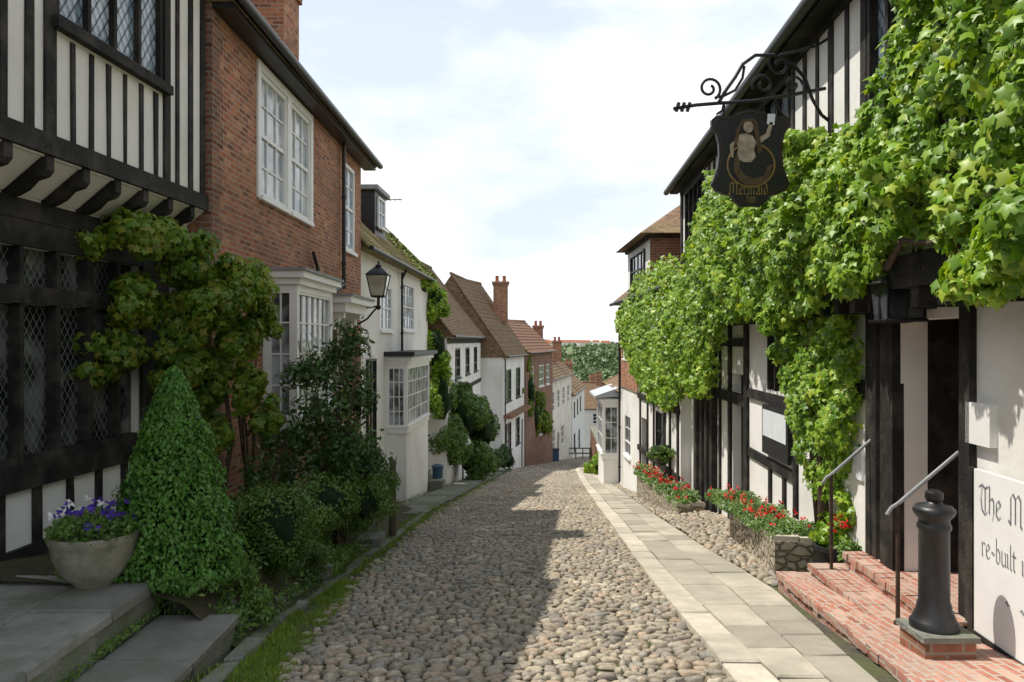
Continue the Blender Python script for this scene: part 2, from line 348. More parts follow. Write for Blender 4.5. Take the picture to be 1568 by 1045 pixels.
# ------------------------------------------------------------------ cobbles
def trimesh(name,P,F,mat,smooth=False,parent=None):
    me=bpy.data.meshes.new(name); me.vertices.add(len(P)); me.vertices.foreach_set('co',P.astype(np.float32).ravel())
    nf=len(F); me.loops.add(nf*3); me.loops.foreach_set('vertex_index',F.astype(np.int32).ravel())
    me.polygons.add(nf); me.polygons.foreach_set('loop_start',np.arange(0,nf*3,3,dtype=np.int32)); me.polygons.foreach_set('loop_total',np.full(nf,3,np.int32))
    if smooth: me.polygons.foreach_set('use_smooth',np.ones(nf,bool))
    me.materials.append(MATS[mat]); me.update(); me.validate()
    ob=bpy.data.objects.new(name,me); S.collection.objects.link(ob)
    if parent: ob.parent=parent
    return ob
def stones(name,cells,seg,rings,mat):
    C=np.array(cells); n=len(C)
    tv=[(0,0,1.0)]
    for r in range(1,rings+1):
        ph=(r/rings)*math.pi/2*1.12
        for k in range(seg):
            t=2*math.pi*k/seg; c,s=math.cos(t),math.sin(t)
            q=1/(abs(c)**3.4+abs(s)**3.4)**(1/3.4); rr=math.sin(min(ph,1.57))**.62
            tv.append((c*q*rr,s*q*rr,max(-.35,math.cos(ph))))
    tv=np.array(tv); tris=[]
    for k in range(seg): tris.append((0,1+k,1+(k+1)%seg))
    for r in range(rings-1):
        for k in range(seg):
            a=1+r*seg+k; b_=1+r*seg+(k+1)%seg; c_=a+seg; d_=b_+seg
            tris+= [(a,c_,d_),(a,d_,b_)]
    tris=np.array(tris); nv=len(tv)
    T=np.repeat(tv[None],n,0)*(1+RNG.uniform(-.17,.17,(n,nv,3)))
    X=T[:,:,0]*C[:,2:3]; Y=T[:,:,1]*C[:,3:4]
    ca=np.cos(C[:,5:6]); sa=np.sin(C[:,5:6])
    xx=X*ca-Y*sa+C[:,0:1]; yv=X*sa+Y*ca+C[:,1:2]
    tx=RNG.uniform(-.2,.2,(n,1)); ty=RNG.uniform(-.2,.2,(n,1))
    zz=T[:,:,2]*C[:,4:5]+C[:,6:7]-.13*(yv-C[:,1:2])+tx*X+ty*Y
    P=np.stack([xx,yv,zz],2).reshape(-1,3)
    F=(tris[None]+(np.arange(n)*nv)[:,None,None]).reshape(-1,3)
    trimesh(name,P,F,mat,True)
def cob_rows(y0,y1,L,R,dy,dx,hz=.030,z=lambda x,y:g(y)):
    out=[]; y=y0
    while y<y1:
        l=L(y); r=R(y); x=l+random.uniform(0,dx*.6); row=dy*random.uniform(.75,1.3)
        while x<r:
            w=dx*random.choice([.5,.7,.9,1,1.2,1.55])*random.uniform(.9,1.1)
            cx=x+w/2; cy=y+row/2+random.uniform(-.014,.014)+.03*math.sin(cx*1.7+y*.8)
            out.append((cx,cy,w*.5*.95,row*.5*random.uniform(.80,1.08),hz*random.uniform(.6,1.45),random.uniform(-.24,.24),z(cx,cy)+random.uniform(-.008,.005)))
            x+=w
        y+=row
    return out
Lf=lambda y:lerp(y,LE)+random.uniform(-.1,.1); Rf=lambda y:lerp(y,RE)-.03
stones('cobbled_street',cob_rows(2.0,16,Lf,Rf,.078,.112),8,3,'cobble')
stones('cobbled_street_far',cob_rows(16,38,Lf,Rf,.092,.125),6,2,'cobble')
stones('cobbled_street_lower',cob_rows(38,96,Lf,Rf,.18,.22,.04),6,2,'cobble')
R1lowX=lambda y:3.3+.056*y
ap=cob_rows(8.7,17.5,lambda y:lerp(y,AE)+.03,lambda y:R1lowX(y)-.05 if y>12.4 else 3.12+(y-9.3)*.12,.10,.13,.035,lambda x,y:g(y)+.02+max(0,x-3.0)*.12)
ap+=cob_rows(17.5,30,lambda y:lerp(y,AE)+.03,lambda y:3.95,.12,.15,.035,lambda x,y:g(y)+.02)
stones('cobbled_apron',ap,6,2,'cobble')
# ------------------------------------------------------------------ paving slabs (right)
def slab(b,part,P4,z,th,mat,bev=.012,tilt=.004):
    c=(sum(p[0] for p in P4)/4,sum(p[1] for p in P4)/4)
    jz=random.uniform(-.008,.008)
    dz=[random.uniform(-tilt,tilt) for _ in P4]
    top=[(p[0]+(c[0]-p[0])*.035,p[1]+(c[1]-p[1])*.035,z(p[1])+jz+d) for p,d in zip(P4,dz)]
    mid=[(p[0]+random.uniform(-.006,.006),p[1]+random.uniform(-.006,.006),z(p[1])+jz-bev+d) for p,d in zip(P4,dz)]; bot=[(p[0],p[1],z(p[1])-th) for p in P4]
    b.add(part,top+mid+bot,[(0,1,2,3)]+[(i,4+i,4+(i+1)%4,(i+1)%4)[::-1] for i in range(4)]+[(4+i,8+i,8+(i+1)%4,4+(i+1)%4)[::-1] for i in range(4)],mat)
pv=B('pavement')
zp=lambda y:g(y)+.055
y=1.0
while y<92:
    L=random.uniform(.55,1.15)*(1 if y<30 else 2); a=lambda t:lerp(t,RE)
    slab(pv,'kerb',[(a(y),y+.01,),(a(y)+.27,y+.01),(a(y+L)+.27,y+L-.01),(a(y+L),y+L-.01)],zp,.16,'kerbstone'); y+=L
for row in range(2):
    y=1.0+row*.3
    while y<92:
        L=random.uniform(.45,1.2)*(1 if y<30 else 2)
        def e(t,f): l=lerp(t,RE)+.285; r=lerp(t,AE); return l+(r-l)*f
        f0=0 if row==0 else .515; f1=.5 if row==0 else 1.0
        slab(pv,'flags',[(e(y,f0),y+.01),(e(y,f1),y+.01),(e(y+L,f1),y+L-.01),(e(y+L,f0),y+L-.01)],zp,.12,'flagstone'); y+=L
pv.done()
lk=B('kerb'); y=2.0
KX=[(0,-1.8),(5.2,-1.95),(7.2,-2.06),(12.2,-1.95),(18,-1.95),(31,-1.2),(46,-.3),(60,1.2),(80,4.9)]
while y<85:
    L=random.uniform(.5,1.1)*(1 if y<25 else 2); a=lambda t:lerp(t,KX)+random.uniform(-.02,.02)
    slab(lk,'k',[(a(y)-.09,y+.01),(a(y)+.04,y+.01),(a(y+L)+.04,y+L-.02),(a(y+L)-.09,y+L-.02)],lambda t:g(t)+.05,.15,'stone_grey',tilt=.012); y+=L
lk.done()
lp=B('footpath'); y=17.0
while y<60:
    L=random.uniform(.7,1.2)
    slab(lp,'f',[(lerp(y,KX)-.95,y+.01),(lerp(y,KX)-.1,y+.01),(lerp(y+L,KX)-.1,y+L-.01),(lerp(y+L,KX)-.95,y+L-.01)],lambda t:g(t)+.07,.12,'stone_grey'); y+=L
lp.done()
tr=B('stone_terrace')
for (xa,xb,yb,zt,rows) in ((-4.5,-2.72,6.15,-1.85,3),(-2.73,-2.1,6.05,-2.1,1)):
    for r in range(rows):
        x0=xa+(xb-xa)*r/rows; x1=xa+(xb-xa)*(r+1)/rows; y=yb+random.uniform(-.02,.02)
        while y>0:
            L=random.uniform(.6,1.1)
            slab(tr,'flags',[(x0+.008,y-L+.014),(x1-.008,y-L+.014),(x1-.008,y),(x0+.008,y)],lambda t,zt=zt:zt,.07,'terrace_stone',.016,.009); y-=L
for (xa,xb,yb,zt) in ((-2.76,-2.74,6.1,-1.92),(-2.14,-2.12,6.0,-2.17)):
    y=yb
    while y>0:
        L=random.uniform(.25,.55); tr.box('risers',xa-.3,xb+random.uniform(-.015,.02),y-L+.008,y,-3,zt,'stone_grey'); y-=L
for (x0,x1,yb,zt) in ((-4.5,-2.8,6.08,-1.92),(-2.76,-2.2,5.98,-2.17)):
    x=x0
    while x<x1:
        L=random.uniform(.2,.5); tr.box('risers',x,min(x1,x+L-.008),yb-.3,yb+random.uniform(-.01,.02),-3,zt,'stone_grey'); x+=L
tr.done()
bd=B('planting_bed'); V=[];Fc=[]
cols=[(-2.02,.02),(-2.2,.12),(-2.45,.4),(-2.8,.5),(-3.6,.55),(-5,.6)]
yb=[5.9+i*.4 for i in range(32)]
for y in yb:
    f=1 if y<8.5 else max(.35,1-(y-8.5)*.3)
    for x,h in cols: V.append((x+random.uniform(-.04,.04),y,g(y)+(h if x<-2.1 else .02)*f+random.uniform(-.03,.03)))
n=len(cols)
for j in range(len(yb)-1):
    for i in range(n-1): Fc.append((j*n+i,j*n+i+1,(j+1)*n+i+1,(j+1)*n+i))
bd.add('bed',V,Fc,'soil',True); bd.done()
def rocks(name,items,mat='stone_grey'):
    import bmesh
    bm=bmesh.new()
    for (x,y,z,s) in items:
        r=bmesh.ops.create_icosphere(bm,subdivisions=2,radius=s)
        sx,sy,sz=random.uniform(.8,1.4),random.uniform(.8,1.3),random.uniform(.5,.8)
        ph=[random.uniform(0,6) for _ in range(3)]
        for v in r['verts']:
            k=1+.16*math.sin(v.co.x/s*3+ph[0])+.16*math.sin(v.co.y/s*4+ph[1])+.12*math.sin(v.co.z/s*5+ph[2])
            v.co=Vector((v.co.x*sx*k+x,v.co.y*sy*k+y,v.co.z*sz*k+z))
    me=bpy.data.meshes.new(name); bm.to_mesh(me); bm.free(); me.materials.append(MATS[mat])
    ob=bpy.data.objects.new(name,me); S.collection.objects.link(ob)
it=[]
for i in range(16):
    t=i/15; it.append((-2.72+.5*t+random.uniform(-.05,.05),6.25+.1*random.random()+t*.4,g(6.4)+.35-t*.25,random.uniform(.07,.12)))
for i in range(14): it.append((-2.2+random.uniform(-.12,.08),6.6+i*.4,g(6.6+i*.4)+.1,random.uniform(.04,.09)))
it.append((-2.2,8.9,g(8.9)+.16,.16))
rocks('rockery',it)
# ------------------------------------------------------------------ foliage
def tmpl(kind):
    if kind=='palm':
        pts=[(180,.1),(-132,.38),(-98,.26),(-66,.5),(-33,.33),(0,.62),(33,.33),(66,.5),(98,.26),(132,.38)]
        v=[(0,0,.05)]
        for a,r in pts: v.append((r*math.sin(math.radians(a)),r*math.cos(math.radians(a)),-.18*r*(1 if r>.35 else .2)-.05*r))
        f=[(0,1+i,1+(i+1)%10) for i in range(10)]
    elif kind=='palm5':
        v=[(0,-.1,.03),(-.42,-.22,-.07),(-.42,.25,-.07),(-.14,.2,.02),(0,.62,-.09),(.14,.2,.02),(.42,.25,-.07),(.42,-.22,-.07)]
        f=[(0,1,2),(0,2,3),(0,3,4),(0,4,5),(0,5,6),(0,6,7)]
    elif kind=='oval':
        v=[(0,-.5,0),(-.24,-.05,.06),(0,.55,-.08),(.24,-.05,.06)]
        f=[(0,2,1),(0,3,2)]
    elif kind=='tri':
        v=[(0,-.5,0),(-.3,0,.08),(0,.5,-.03),(.3,0,.08)]; f=[(0,2,1),(0,3,2)]
    elif kind=='blade':
        v=[(-.05,0,0),(.05,0,0),(.02,.55,.06),(0,1,.25)]; f=[(0,1,2),(0,2,3)]
    return np.array(v),np.array(f)
def leaves(name,P,Nr,size,kind,mat,parent=None,up=None,spread=.7):
    P=np.array(P);Nr=np.array(Nr,float);n=len(P)
    Nr=Nr/np.maximum(1e-6,np.linalg.norm(Nr,axis=1))[:,None]+RNG.normal(0,spread,(n,3))*.6
    Nr/=np.linalg.norm(Nr,axis=1)[:,None]
    d=RNG.normal(0,1,(n,3)) if up is None else np.array(up)+RNG.normal(0,.45,(n,3))
    b=d-(d*Nr).sum(1)[:,None]*Nr; b/=np.maximum(1e-6,np.linalg.norm(b,axis=1))[:,None]
    t=np.cross(b,Nr); v,f=tmpl(kind); sz=np.broadcast_to(np.array(size),(n,))*RNG.uniform(.55,1.35,n)
    vv=P[:,None]+sz[:,None,None]*(v[None,:,0:1]*t[:,None]+v[None,:,1:2]*b[:,None]+v[None,:,2:3]*Nr[:,None])
    F=(f[None]+(np.arange(n)*len(v))[:,None,None]).reshape(-1,3)
    return trimesh(name,vv.reshape(-1,3),F,mat,False,parent)
def blob(c,r,n,shell=.35,lumps=9,seed=0):
    c=np.array(c);r=np.array(r)
    L=RNG.normal(0,1,(lumps,3)); L/=np.linalg.norm(L,axis=1)[:,None]; L*=RNG.uniform(.3,.75,(lumps,1))
    k=RNG.integers(0,lumps,n); d=RNG.normal(0,1,(n,3)); d/=np.linalg.norm(d,axis=1)[:,None]
    rr=RNG.uniform(.28,.5,lumps)[k][:,None]*(1-shell*RNG.random((n,1))**1.5)
    q=L[k]+d*rr
    return c+q*r, (q+d)*r
def bush(name,clumps,per,size,kind,mat,stem=None,up=None,spread=.7,core=None,lumps=9):
    P=[];Q=[]
    for c,r in clumps:
        n=int(per*(r[0]*r[1]+r[1]*r[2]+r[0]*r[2])/3*4*math.pi)
        a,b_=blob(c,r,n,.6,lumps); P.append(a);Q.append(b_)
    P=np.concatenate(P);Q=np.concatenate(Q)
    e=bpy.data.objects.new(name,None); S.collection.objects.link(e)
    leaves('foliage',P,Q,size,kind,mat,e,up,spread)
    b=B('s')
    if stem:
        for pts,r in stem: b.tube('stems',pts,r,'bark',6)
        q=b.parts['stems']; ob=mkmesh('stems',q['v'],q['f'],q['mats'],q['m'],True,e)
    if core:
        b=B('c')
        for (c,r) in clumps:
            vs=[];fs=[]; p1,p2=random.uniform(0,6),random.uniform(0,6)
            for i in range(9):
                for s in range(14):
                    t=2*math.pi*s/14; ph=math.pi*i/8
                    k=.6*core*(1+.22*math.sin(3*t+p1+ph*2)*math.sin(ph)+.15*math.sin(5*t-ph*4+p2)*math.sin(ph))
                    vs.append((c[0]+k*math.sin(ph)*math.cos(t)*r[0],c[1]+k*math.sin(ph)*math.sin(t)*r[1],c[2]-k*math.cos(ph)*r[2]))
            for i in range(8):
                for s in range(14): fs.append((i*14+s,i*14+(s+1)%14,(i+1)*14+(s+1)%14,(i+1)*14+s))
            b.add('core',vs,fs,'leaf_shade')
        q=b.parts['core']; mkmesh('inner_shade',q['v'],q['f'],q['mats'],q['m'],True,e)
    return e
def stems(x,y,z,n,h,sp,r=.015):
    out=[]
    for i in range(n):
        a=random.uniform(0,6.28); s=random.uniform(.3,1)*sp
        pts=[(x+random.uniform(-.06,.06),y+random.uniform(-.06,.06),z)]
        for k in range(1,5):
            f=k/4; pts.append((x+s*math.cos(a)*f**1.3+random.uniform(-.03,.03),y+s*math.sin(a)*f**1.3,z+h*f*random.uniform(.9,1.05)))
        out.append((pts,[r*(1-.18*k) for k in range(5)]))
    return out
def cone(name,x,y,z,h,r):
    n=24000; f=RNG.random(n)**1.3*.985; a=RNG.uniform(0,2*math.pi,n)
    prof=r*np.minimum(1,(f+.03)*8)**.5*(1-f)**.68*1.02
    lump=1+.07*np.sin(a*5+f*9)+.06*np.sin(a*11-f*23)+.06*np.sin(a*3+f*37)+RNG.normal(0,.065,n)
    dep=1-.3*RNG.random(n)**2
    R=prof*lump*dep
    P=np.stack([x+R*np.cos(a),y+R*np.sin(a),z+f*h*(1+RNG.normal(0,.012,n))],1)
    Q=np.stack([np.cos(a),np.sin(a),np.full(n,.5)],1)
    e=bpy.data.objects.new(name,None); S.collection.objects.link(e)
    leaves('foliage',P,Q,.042,'tri','leaf_cone',e,up=(0,0,1),spread=.95)
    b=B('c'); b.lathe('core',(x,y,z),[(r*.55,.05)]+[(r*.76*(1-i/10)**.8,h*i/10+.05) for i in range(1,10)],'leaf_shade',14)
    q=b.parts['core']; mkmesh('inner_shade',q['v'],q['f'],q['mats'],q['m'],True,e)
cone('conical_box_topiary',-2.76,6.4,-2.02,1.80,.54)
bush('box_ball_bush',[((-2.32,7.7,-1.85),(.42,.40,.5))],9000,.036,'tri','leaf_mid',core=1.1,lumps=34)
bush('rose_bush',[((-2.2,10.2,-.95),(.72,.6,.62)),((-2.35,10.4,-.35),(.55,.5,.45)),((-1.9,10,-1.45),(.6,.5,.5)),((-2.65,10.2,-1.3),(.5,.5,.55)),((-2.1,10.3,.0),(.3,.3,.35)),((-2.7,10.1,-.4),(.35,.3,.3))],300,.085,'oval','leaf_dark',stem=stems(-2.3,10.2,g(10)+.2,14,2.7,.6),lumps=14)
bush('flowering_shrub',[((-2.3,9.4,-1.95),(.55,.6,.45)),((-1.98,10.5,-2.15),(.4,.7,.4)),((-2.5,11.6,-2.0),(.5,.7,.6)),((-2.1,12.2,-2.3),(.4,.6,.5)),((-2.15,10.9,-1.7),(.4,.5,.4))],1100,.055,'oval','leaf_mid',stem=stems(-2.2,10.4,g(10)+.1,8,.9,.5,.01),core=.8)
bush('low_shrub',[((-2.35,6.95,-2.12),(.32,.3,.2)),((-2.12,6.6,-2.2),(.25,.3,.2)),((-2.2,8.5,-2.35),(.3,.5,.26)),((-2.9,7.6,-1.85),(.5,.5,.3)),((-3.2,8.6,-1.9),(.6,.7,.4)),((-2.05,9.2,-2.6),(.22,.6,.2)),((-2.45,6.35,-2.1),(.22,.2,.14))],1300,.045,'oval','leaf_mid')
bush('climbing_rose_stems',[((-3.3,10.6,-1.1),(.35,.4,.5)),((-3.0,10.9,-1.7),(.4,.5,.5)),((-3.1,9.6,-1.6),(.3,.4,.5))],200,.08,'oval','leaf_dark',stem=stems(-3.4,10.2,g(10)+.3,9,2.8,.35,.018))
cl=[((-3.9,8.5,1.05),(.55,.5,.38)),((-3.45,8.9,.85),(.5,.5,.42)),((-3.12,9.2,.62),(.38,.45,.34)),((-3.65,8.9,.3),(.55,.5,.45)),((-4.2,8.3,-.1),(.4,.4,.35)),((-4.05,8.4,.45),(.45,.4,.4)),
    ((-3.25,9.25,.08),(.38,.4,.48)),((-3.18,9.35,-.55),(.28,.35,.42)),((-3.55,9.3,-.5),(.35,.35,.45)),((-4.35,8.0,.98),(.3,.4,.22)),((-3.55,9.4,-1.1),(.25,.3,.4)),((-4.4,8.1,-.35),(.25,.3,.15)),((-3.8,8.8,-.3),(.4,.4,.4)),((-3.3,8.7,.4),(.4,.4,.4)),((-3.0,9.5,.3),(.22,.3,.35)),((-2.98,9.5,-.9),(.2,.3,.3))]
bush('climbing_vine',cl,720,.10,'palm','leaf_left',stem=[([(-3.75,9.3,-2.3),(-3.7,9.35,-1.4),(-3.8,9.3,-.5),(-3.7,9.2,.4),(-3.8,8.8,1.0)],[.05,.045,.04,.035,.03]),([(-3.6,9.6,-2.3),(-3.4,9.5,-1.2),(-3.45,9.3,-.2),(-3.3,9.2,.6)],[.03,.03,.025,.02])],up=(0,0,-1),spread=.7,lumps=12)
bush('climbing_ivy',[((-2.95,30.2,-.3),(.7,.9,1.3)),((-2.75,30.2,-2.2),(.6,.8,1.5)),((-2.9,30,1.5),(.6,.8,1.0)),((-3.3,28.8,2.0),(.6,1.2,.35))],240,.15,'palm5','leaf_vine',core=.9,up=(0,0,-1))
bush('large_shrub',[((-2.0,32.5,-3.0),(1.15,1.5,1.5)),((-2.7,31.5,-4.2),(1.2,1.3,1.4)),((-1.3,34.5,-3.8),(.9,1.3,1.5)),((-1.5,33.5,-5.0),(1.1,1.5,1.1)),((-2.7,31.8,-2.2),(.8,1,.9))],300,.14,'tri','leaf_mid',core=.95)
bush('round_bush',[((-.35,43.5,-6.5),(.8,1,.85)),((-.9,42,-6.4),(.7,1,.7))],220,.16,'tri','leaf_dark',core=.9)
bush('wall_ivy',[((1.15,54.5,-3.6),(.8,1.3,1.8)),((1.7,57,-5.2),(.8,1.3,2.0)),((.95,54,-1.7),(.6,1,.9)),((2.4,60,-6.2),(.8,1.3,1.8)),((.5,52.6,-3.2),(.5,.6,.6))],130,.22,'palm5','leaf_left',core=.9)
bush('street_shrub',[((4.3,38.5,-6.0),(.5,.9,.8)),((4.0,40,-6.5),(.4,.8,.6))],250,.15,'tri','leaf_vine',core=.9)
def vine(top,bot,y0,y1,n,off,F,thick):
    P=[];Q=[]
    while len(P)<n:
        y=random.uniform(y0,y1); a=lerp(y,bot);c=lerp(y,top)
        wob=.12*math.sin(y*3.7)+.08*math.sin(y*8.3)
        z=random.uniform(a-.05,c+.05)
        z2=(z-a)/(c-a+1e-6)
        if z>c+wob-.04 or z<a-wob: continue
        h=.5+.5*math.sin(y*2.9+1.3*math.sin(z*3.1))*math.sin(z*3.9+y*1.1)
        h=.4*h+.6*(.5+.5*math.sin(y*9.1+z*3.2+math.sin(z*4))*math.sin(z*10.3-y*3.7))
        T=thick(y,z2); o=off(y)+T*(.25+.9*h)*(.55+.45*math.sin(math.pi*min(1,max(0,z2)))) - random.random()**1.6*.25
        P.append(F(y,o,z)); Q.append((-.75,-.3,.35+.5*(z2-.3)))
    return P,Q
FU=facade(2.96,.056,-1); FL=facade(3.3,.056,-1)
top=[(2.5,3.6),(5.2,3.5),(6.2,3.1),(6.5,2.7),(6.7,2.1),(7.4,2.05),(8.3,2.3),(9.15,2.15),(11,2.75),(13,2.95),(14.2,3.0),(15,2.6),(16.2,1.75),(18,1.4)]
bot=[(2.5,.3),(4.3,.3),(5.2,.3),(5.7,.75),(6.5,.72),(7.6,.5),(9,.35),(13,.35),(14.0,-.1),(14.6,-1.0),(16,-1.1),(18,-.9)]
e=bpy.data.objects.new('virginia_creeper',None); S.collection.objects.link(e)
P,Q=vine(top,bot,3.2,8.5,9500,lambda y:0.02,FU,lambda y,z:lerp(y,[(3,.5),(5,.46),(6,.42),(7,.4),(8.5,.42)]))
leaves('canopy_near',P,Q,.115,'palm','leaf_vine',e,up=(-.3,0,-1),spread=.8)
P,Q=vine(top,bot,8.5,18,14500,lambda y:0.02,FU,lambda y,z:.55)
leaves('canopy_far',P,Q,.12,'palm5','leaf_vine',e,up=(-.3,0,-1),spread=.75)
cl=[((3.05,5.0,.42),(.3,.5,.24)),((2.95,4.5,.6),(.3,.5,.3)),((2.98,6.55,.9),(.25,.3,.2)),((3.15,7.3,.62),(.25,.35,.24)),((2.9,6.0,1.25),(.3,.4,.3)),((3.0,5.7,2.75),(.3,.4,.3)),((3.1,8.6,2.2),(.3,.4,.2)),((3.4,10,.35),(.3,.5,.3))]
PP=[];QQ=[]
for c,r in cl:
    a,b_=blob(c,r,int(1500*(r[0]*r[1]+r[1]*r[2]+r[0]*r[2])),.6,9); PP.append(a);QQ.append(b_+np.array([-.3,-.1,.2]))
leaves('sprays',np.concatenate(PP),np.concatenate(QQ),.115,'palm','leaf_vine',e,up=(-.2,0,-1),spread=.7)
P,Q=vine([(8.2,.7),(10.7,.8)],[(8.2,-.2),(8.5,-1.1),(9.0,-1.75),(9.6,-1.9),(10.1,-1.2),(10.7,-.3)],8.25,10.6,4200,lambda y:.05,FL,lambda y,z:.42)
leaves('hanging_column',P,Q,.11,'palm','leaf_vine',e,up=(-.2,0,-1),spread=.7)
FR2=facade(4.1,-.007,-1)
P,Q=vine([(17.5,1.9),(20,2.1),(23,1.9),(25.5,1.2)],[(17.5,-1.3),(19,-1.7),(22,-1.5),(24,-.9),(25.5,.3)],17.6,25.4,7000,lambda y:.05,FR2,lambda y,z:.6)
leaves('ivy_on_neighbour',P,Q,.13,'palm5','leaf_vine',e,up=(-.2,0,-1),spread=.7)
b=B('s')
b.tube('stems',[FL(9.3,.12,-2.6),FL(9.25,.15,-1.6),FL(9.4,.14,-.6),FL(9.2,.18,.4),FL(8.6,.3,.9),FL(7.2,.4,1.0),FL(5.5,.5,1.2)],[.07,.06,.055,.05,.045,.04,.03],'bark',7)
b.tube('stems',[FL(9.4,.12,-2.6),FL(9.6,.15,-1.5),FL(9.5,.2,-.3),FL(9.8,.25,.6)],[.04,.04,.03,.03],'bark',6)
b.tube('stems',[FL(7.0,.35,.75),FL(6.6,.5,.62),FL(6.2,.55,.8),FL(5.6,.6,.7)],[.03,.03,.025,.02],'bark',6)
q=b.parts['stems']; mkmesh('stems',q['v'],q['f'],q['mats'],q['m'],True,e)
bush('ivy_foot',[((3.72,9.0,-2.25),(.3,.35,.3)),((3.75,8.8,-1.95),(.22,.25,.3))],500,.09,'palm5','leaf_vine')
def grass(name,regions):
    P=[];Sz=[]
    for (xf0,xf1,y0,y1,n,hh) in regions:
        for _ in range(n):
            y=random.uniform(y0,y1); x=random.uniform(xf0(y),xf1(y))
            if math.sin(x*9+y*3)+math.sin(y*7.3)+random.uniform(-1,1)<-.9: continue
            P.append((x,y,g(y)+.0)); Sz.append(hh)
    n=len(P); leaves(name,P,np.tile([0,-1,.1],(n,1)),Sz,'blade','grass_blade',up=(0,0,1),spread=.9)
grass('verge_grass',[(lambda y:lerp(y,KX)-.0,lambda y:lerp(y,LE)+.10,3.5,9,14000,.05),(lambda y:lerp(y,KX)-.2,lambda y:lerp(y,KX)+.12,4,20,8000,.075),(lambda y:lerp(y,LE)-.1,lambda y:lerp(y,LE)+.22,9,34,8000,.055),
   (lambda y:lerp(y,AE)-.02,lambda y:lerp(y,AE)+.05,8.5,30,500,.05),(lambda y:lerp(y,KX)-1.2,lambda y:lerp(y,KX)-.1,12,30,3500,.1),
   (lambda y:-1.6,lambda y:lerp(y,RE)-.05,4.5,20,3000,.03)])
P=[];
for _ in range(9000):
    y=random.uniform(5.9,13); x=random.uniform(-3.6,-2.08); P.append((x,y,g(y)+(.1 if x>-2.3 else .45)*(1 if y<8.5 else .6)+random.random()**2*.16))
leaves('bed_weeds',P,np.tile([0,-.6,.8],(len(P),1)),.055,'oval','leaf_mid',spread=.9)
P=[]
for _ in range(900):
    if random.random()<.5: c=(random.uniform(-2.76,-2.68),random.uniform(4,6.1),-2.08)
    else: c=(random.uniform(-2.75,-2.1),6.1+random.random()*.06,random.uniform(-2.35,-2.1))
    P.append((c[0],c[1],c[2]+random.random()*.05))
leaves('terrace_weeds',P,np.tile([.3,-.6,.8],(len(P),1)),.035,'oval','leaf_mid',spread=.9)

# ------------------------------------------------------------------ LEFT 1 : half-timbered house
b=B('half_timbered_house')
U=facade(-4.6,.08,1); Lw=facade(-5.0,.08,1)
wall(b,U,1.5,9.72,1.6,4.75,[(6.92,8.75,2.9,4.6)],'plaster',.2)
T='timber_black'
def studs(F,u0,u1,z0,z1,pitch,w,part='timbers',proud=.02):
    n=max(1,round((u1-u0)/pitch))
    for i in range(n+1):
        u=u0+(u1-u0)*i/n; ww=w*random.uniform(.8,1.2)
        b.fbox(part,F,u-ww/2,u+ww/2,z0,z1,-.05,proud+random.uniform(-.006,.006),T,.014)
studs(U,1.6,6.6,1.8,4.7,.29,.10); studs(U,7.16,8.58,1.8,2.72,.285,.055); studs(U,9.06,9.66,1.8,4.7,.24,.07)
b.fbox('timbers',U,6.78,6.92,1.8,4.7,-.05,.03,T); b.fbox('timbers',U,8.75,8.87,1.8,4.7,-.05,.03,T)
b.fbox('timbers',U,1.5,9.74,1.62,1.80,-.35,.05,T,.004)
b.fbox('timbers',U,6.86,8.82,2.76,2.86,-.05,.09,T); b.fbox('timbers',U,1.5,9.74,4.6,4.8,-.05,.05,T)
b.fbox('windows',U,6.93,8.74,2.86,4.6,-.09,-.05,'glass_blue')
for u in (6.96,7.42,7.84,8.28,8.71): b.fbox('windows',U,u-.025,u+.025,2.86,4.6,-.049,.01,T)
b.fbox('windows',U,6.93,8.74,2.862,2.92,-.048,.008,T)
for (a,c) in ((6.99,7.39),(7.45,7.81),(7.87,8.25),(8.31,8.68)): lattice(b,U,a,c,2.92,4.6,.12,-.045,.010,'iron_black')
y=1.7
while y<9.7:
    pr=[(-.42,1.26),(-.30,1.28),(-.2,1.33),(-.12,1.41),(-.02,1.44),(.02,1.49),(.02,1.615),(-.42,1.615)]
    vs=[U(y,n_,z_) for n_,z_ in pr]+[U(y+.10,n_,z_) for n_,z_ in pr]; k=len(pr)
    b.add('joists',vs,[tuple(range(k)),tuple(range(k,2*k))[::-1]]+[(i,(i+1)%k,k+(i+1)%k,k+i) for i in range(k)],T)
    b.add('coving',[U(y+.102,-.38,1.32),U(y+.508,-.38,1.32),U(y+.508,-.03,1.60),U(y+.102,-.03,1.60)],[(0,1,2,3)],'plaster')
    y+=.51
b.fbox('joists',Lw,1.5,9.72,1.10,1.28,-.1,.05,T)
wall(b,Lw,1.5,9.7,-3.2,1.6,[(2.0,9.0,.5,.86),(2.0,9.0,-1.12,.34)],'plaster',.2)
b.fbox('timbers',Lw,1.5,9.72,.86,1.098,-.02,.04,T); b.fbox('timbers',Lw,1.5,9.72,.34,.5,-.02,.05,T)
b.fbox('timbers',Lw,1.5,9.72,-1.34,-1.12,-.02,.06,T); b.fbox('timbers',Lw,9.0,9.72,-1.1,.9,-.02,.045,T)
b.fbox('windows',Lw,2.0,9.0,-1.12,.86,-.16,-.1,'glass_lead')
y=2.05; k=0
while y<9.0:
    w=.10 if k%3==0 else .055
    b.fbox('windows',Lw,y-w/2,y+w/2,-1.12,.34,-.098,.03,T); b.fbox('windows',Lw,y-w/2,y+w/2,.5,.86,-.098,.03,T)
    if y>4 and y+.5<9.02:
        lattice(b,Lw,y+w/2,y+.47,-1.12,.34,.088,-.085,.008,'came_lead'); lattice(b,Lw,y+w/2,y+.47,.5,.86,.088,-.085,.008,'came_lead')
    y+=.5; k+=1
b.fbox('windows',Lw,2,9,-1.12,-1.05,-.097,.02,T)
y=2.1
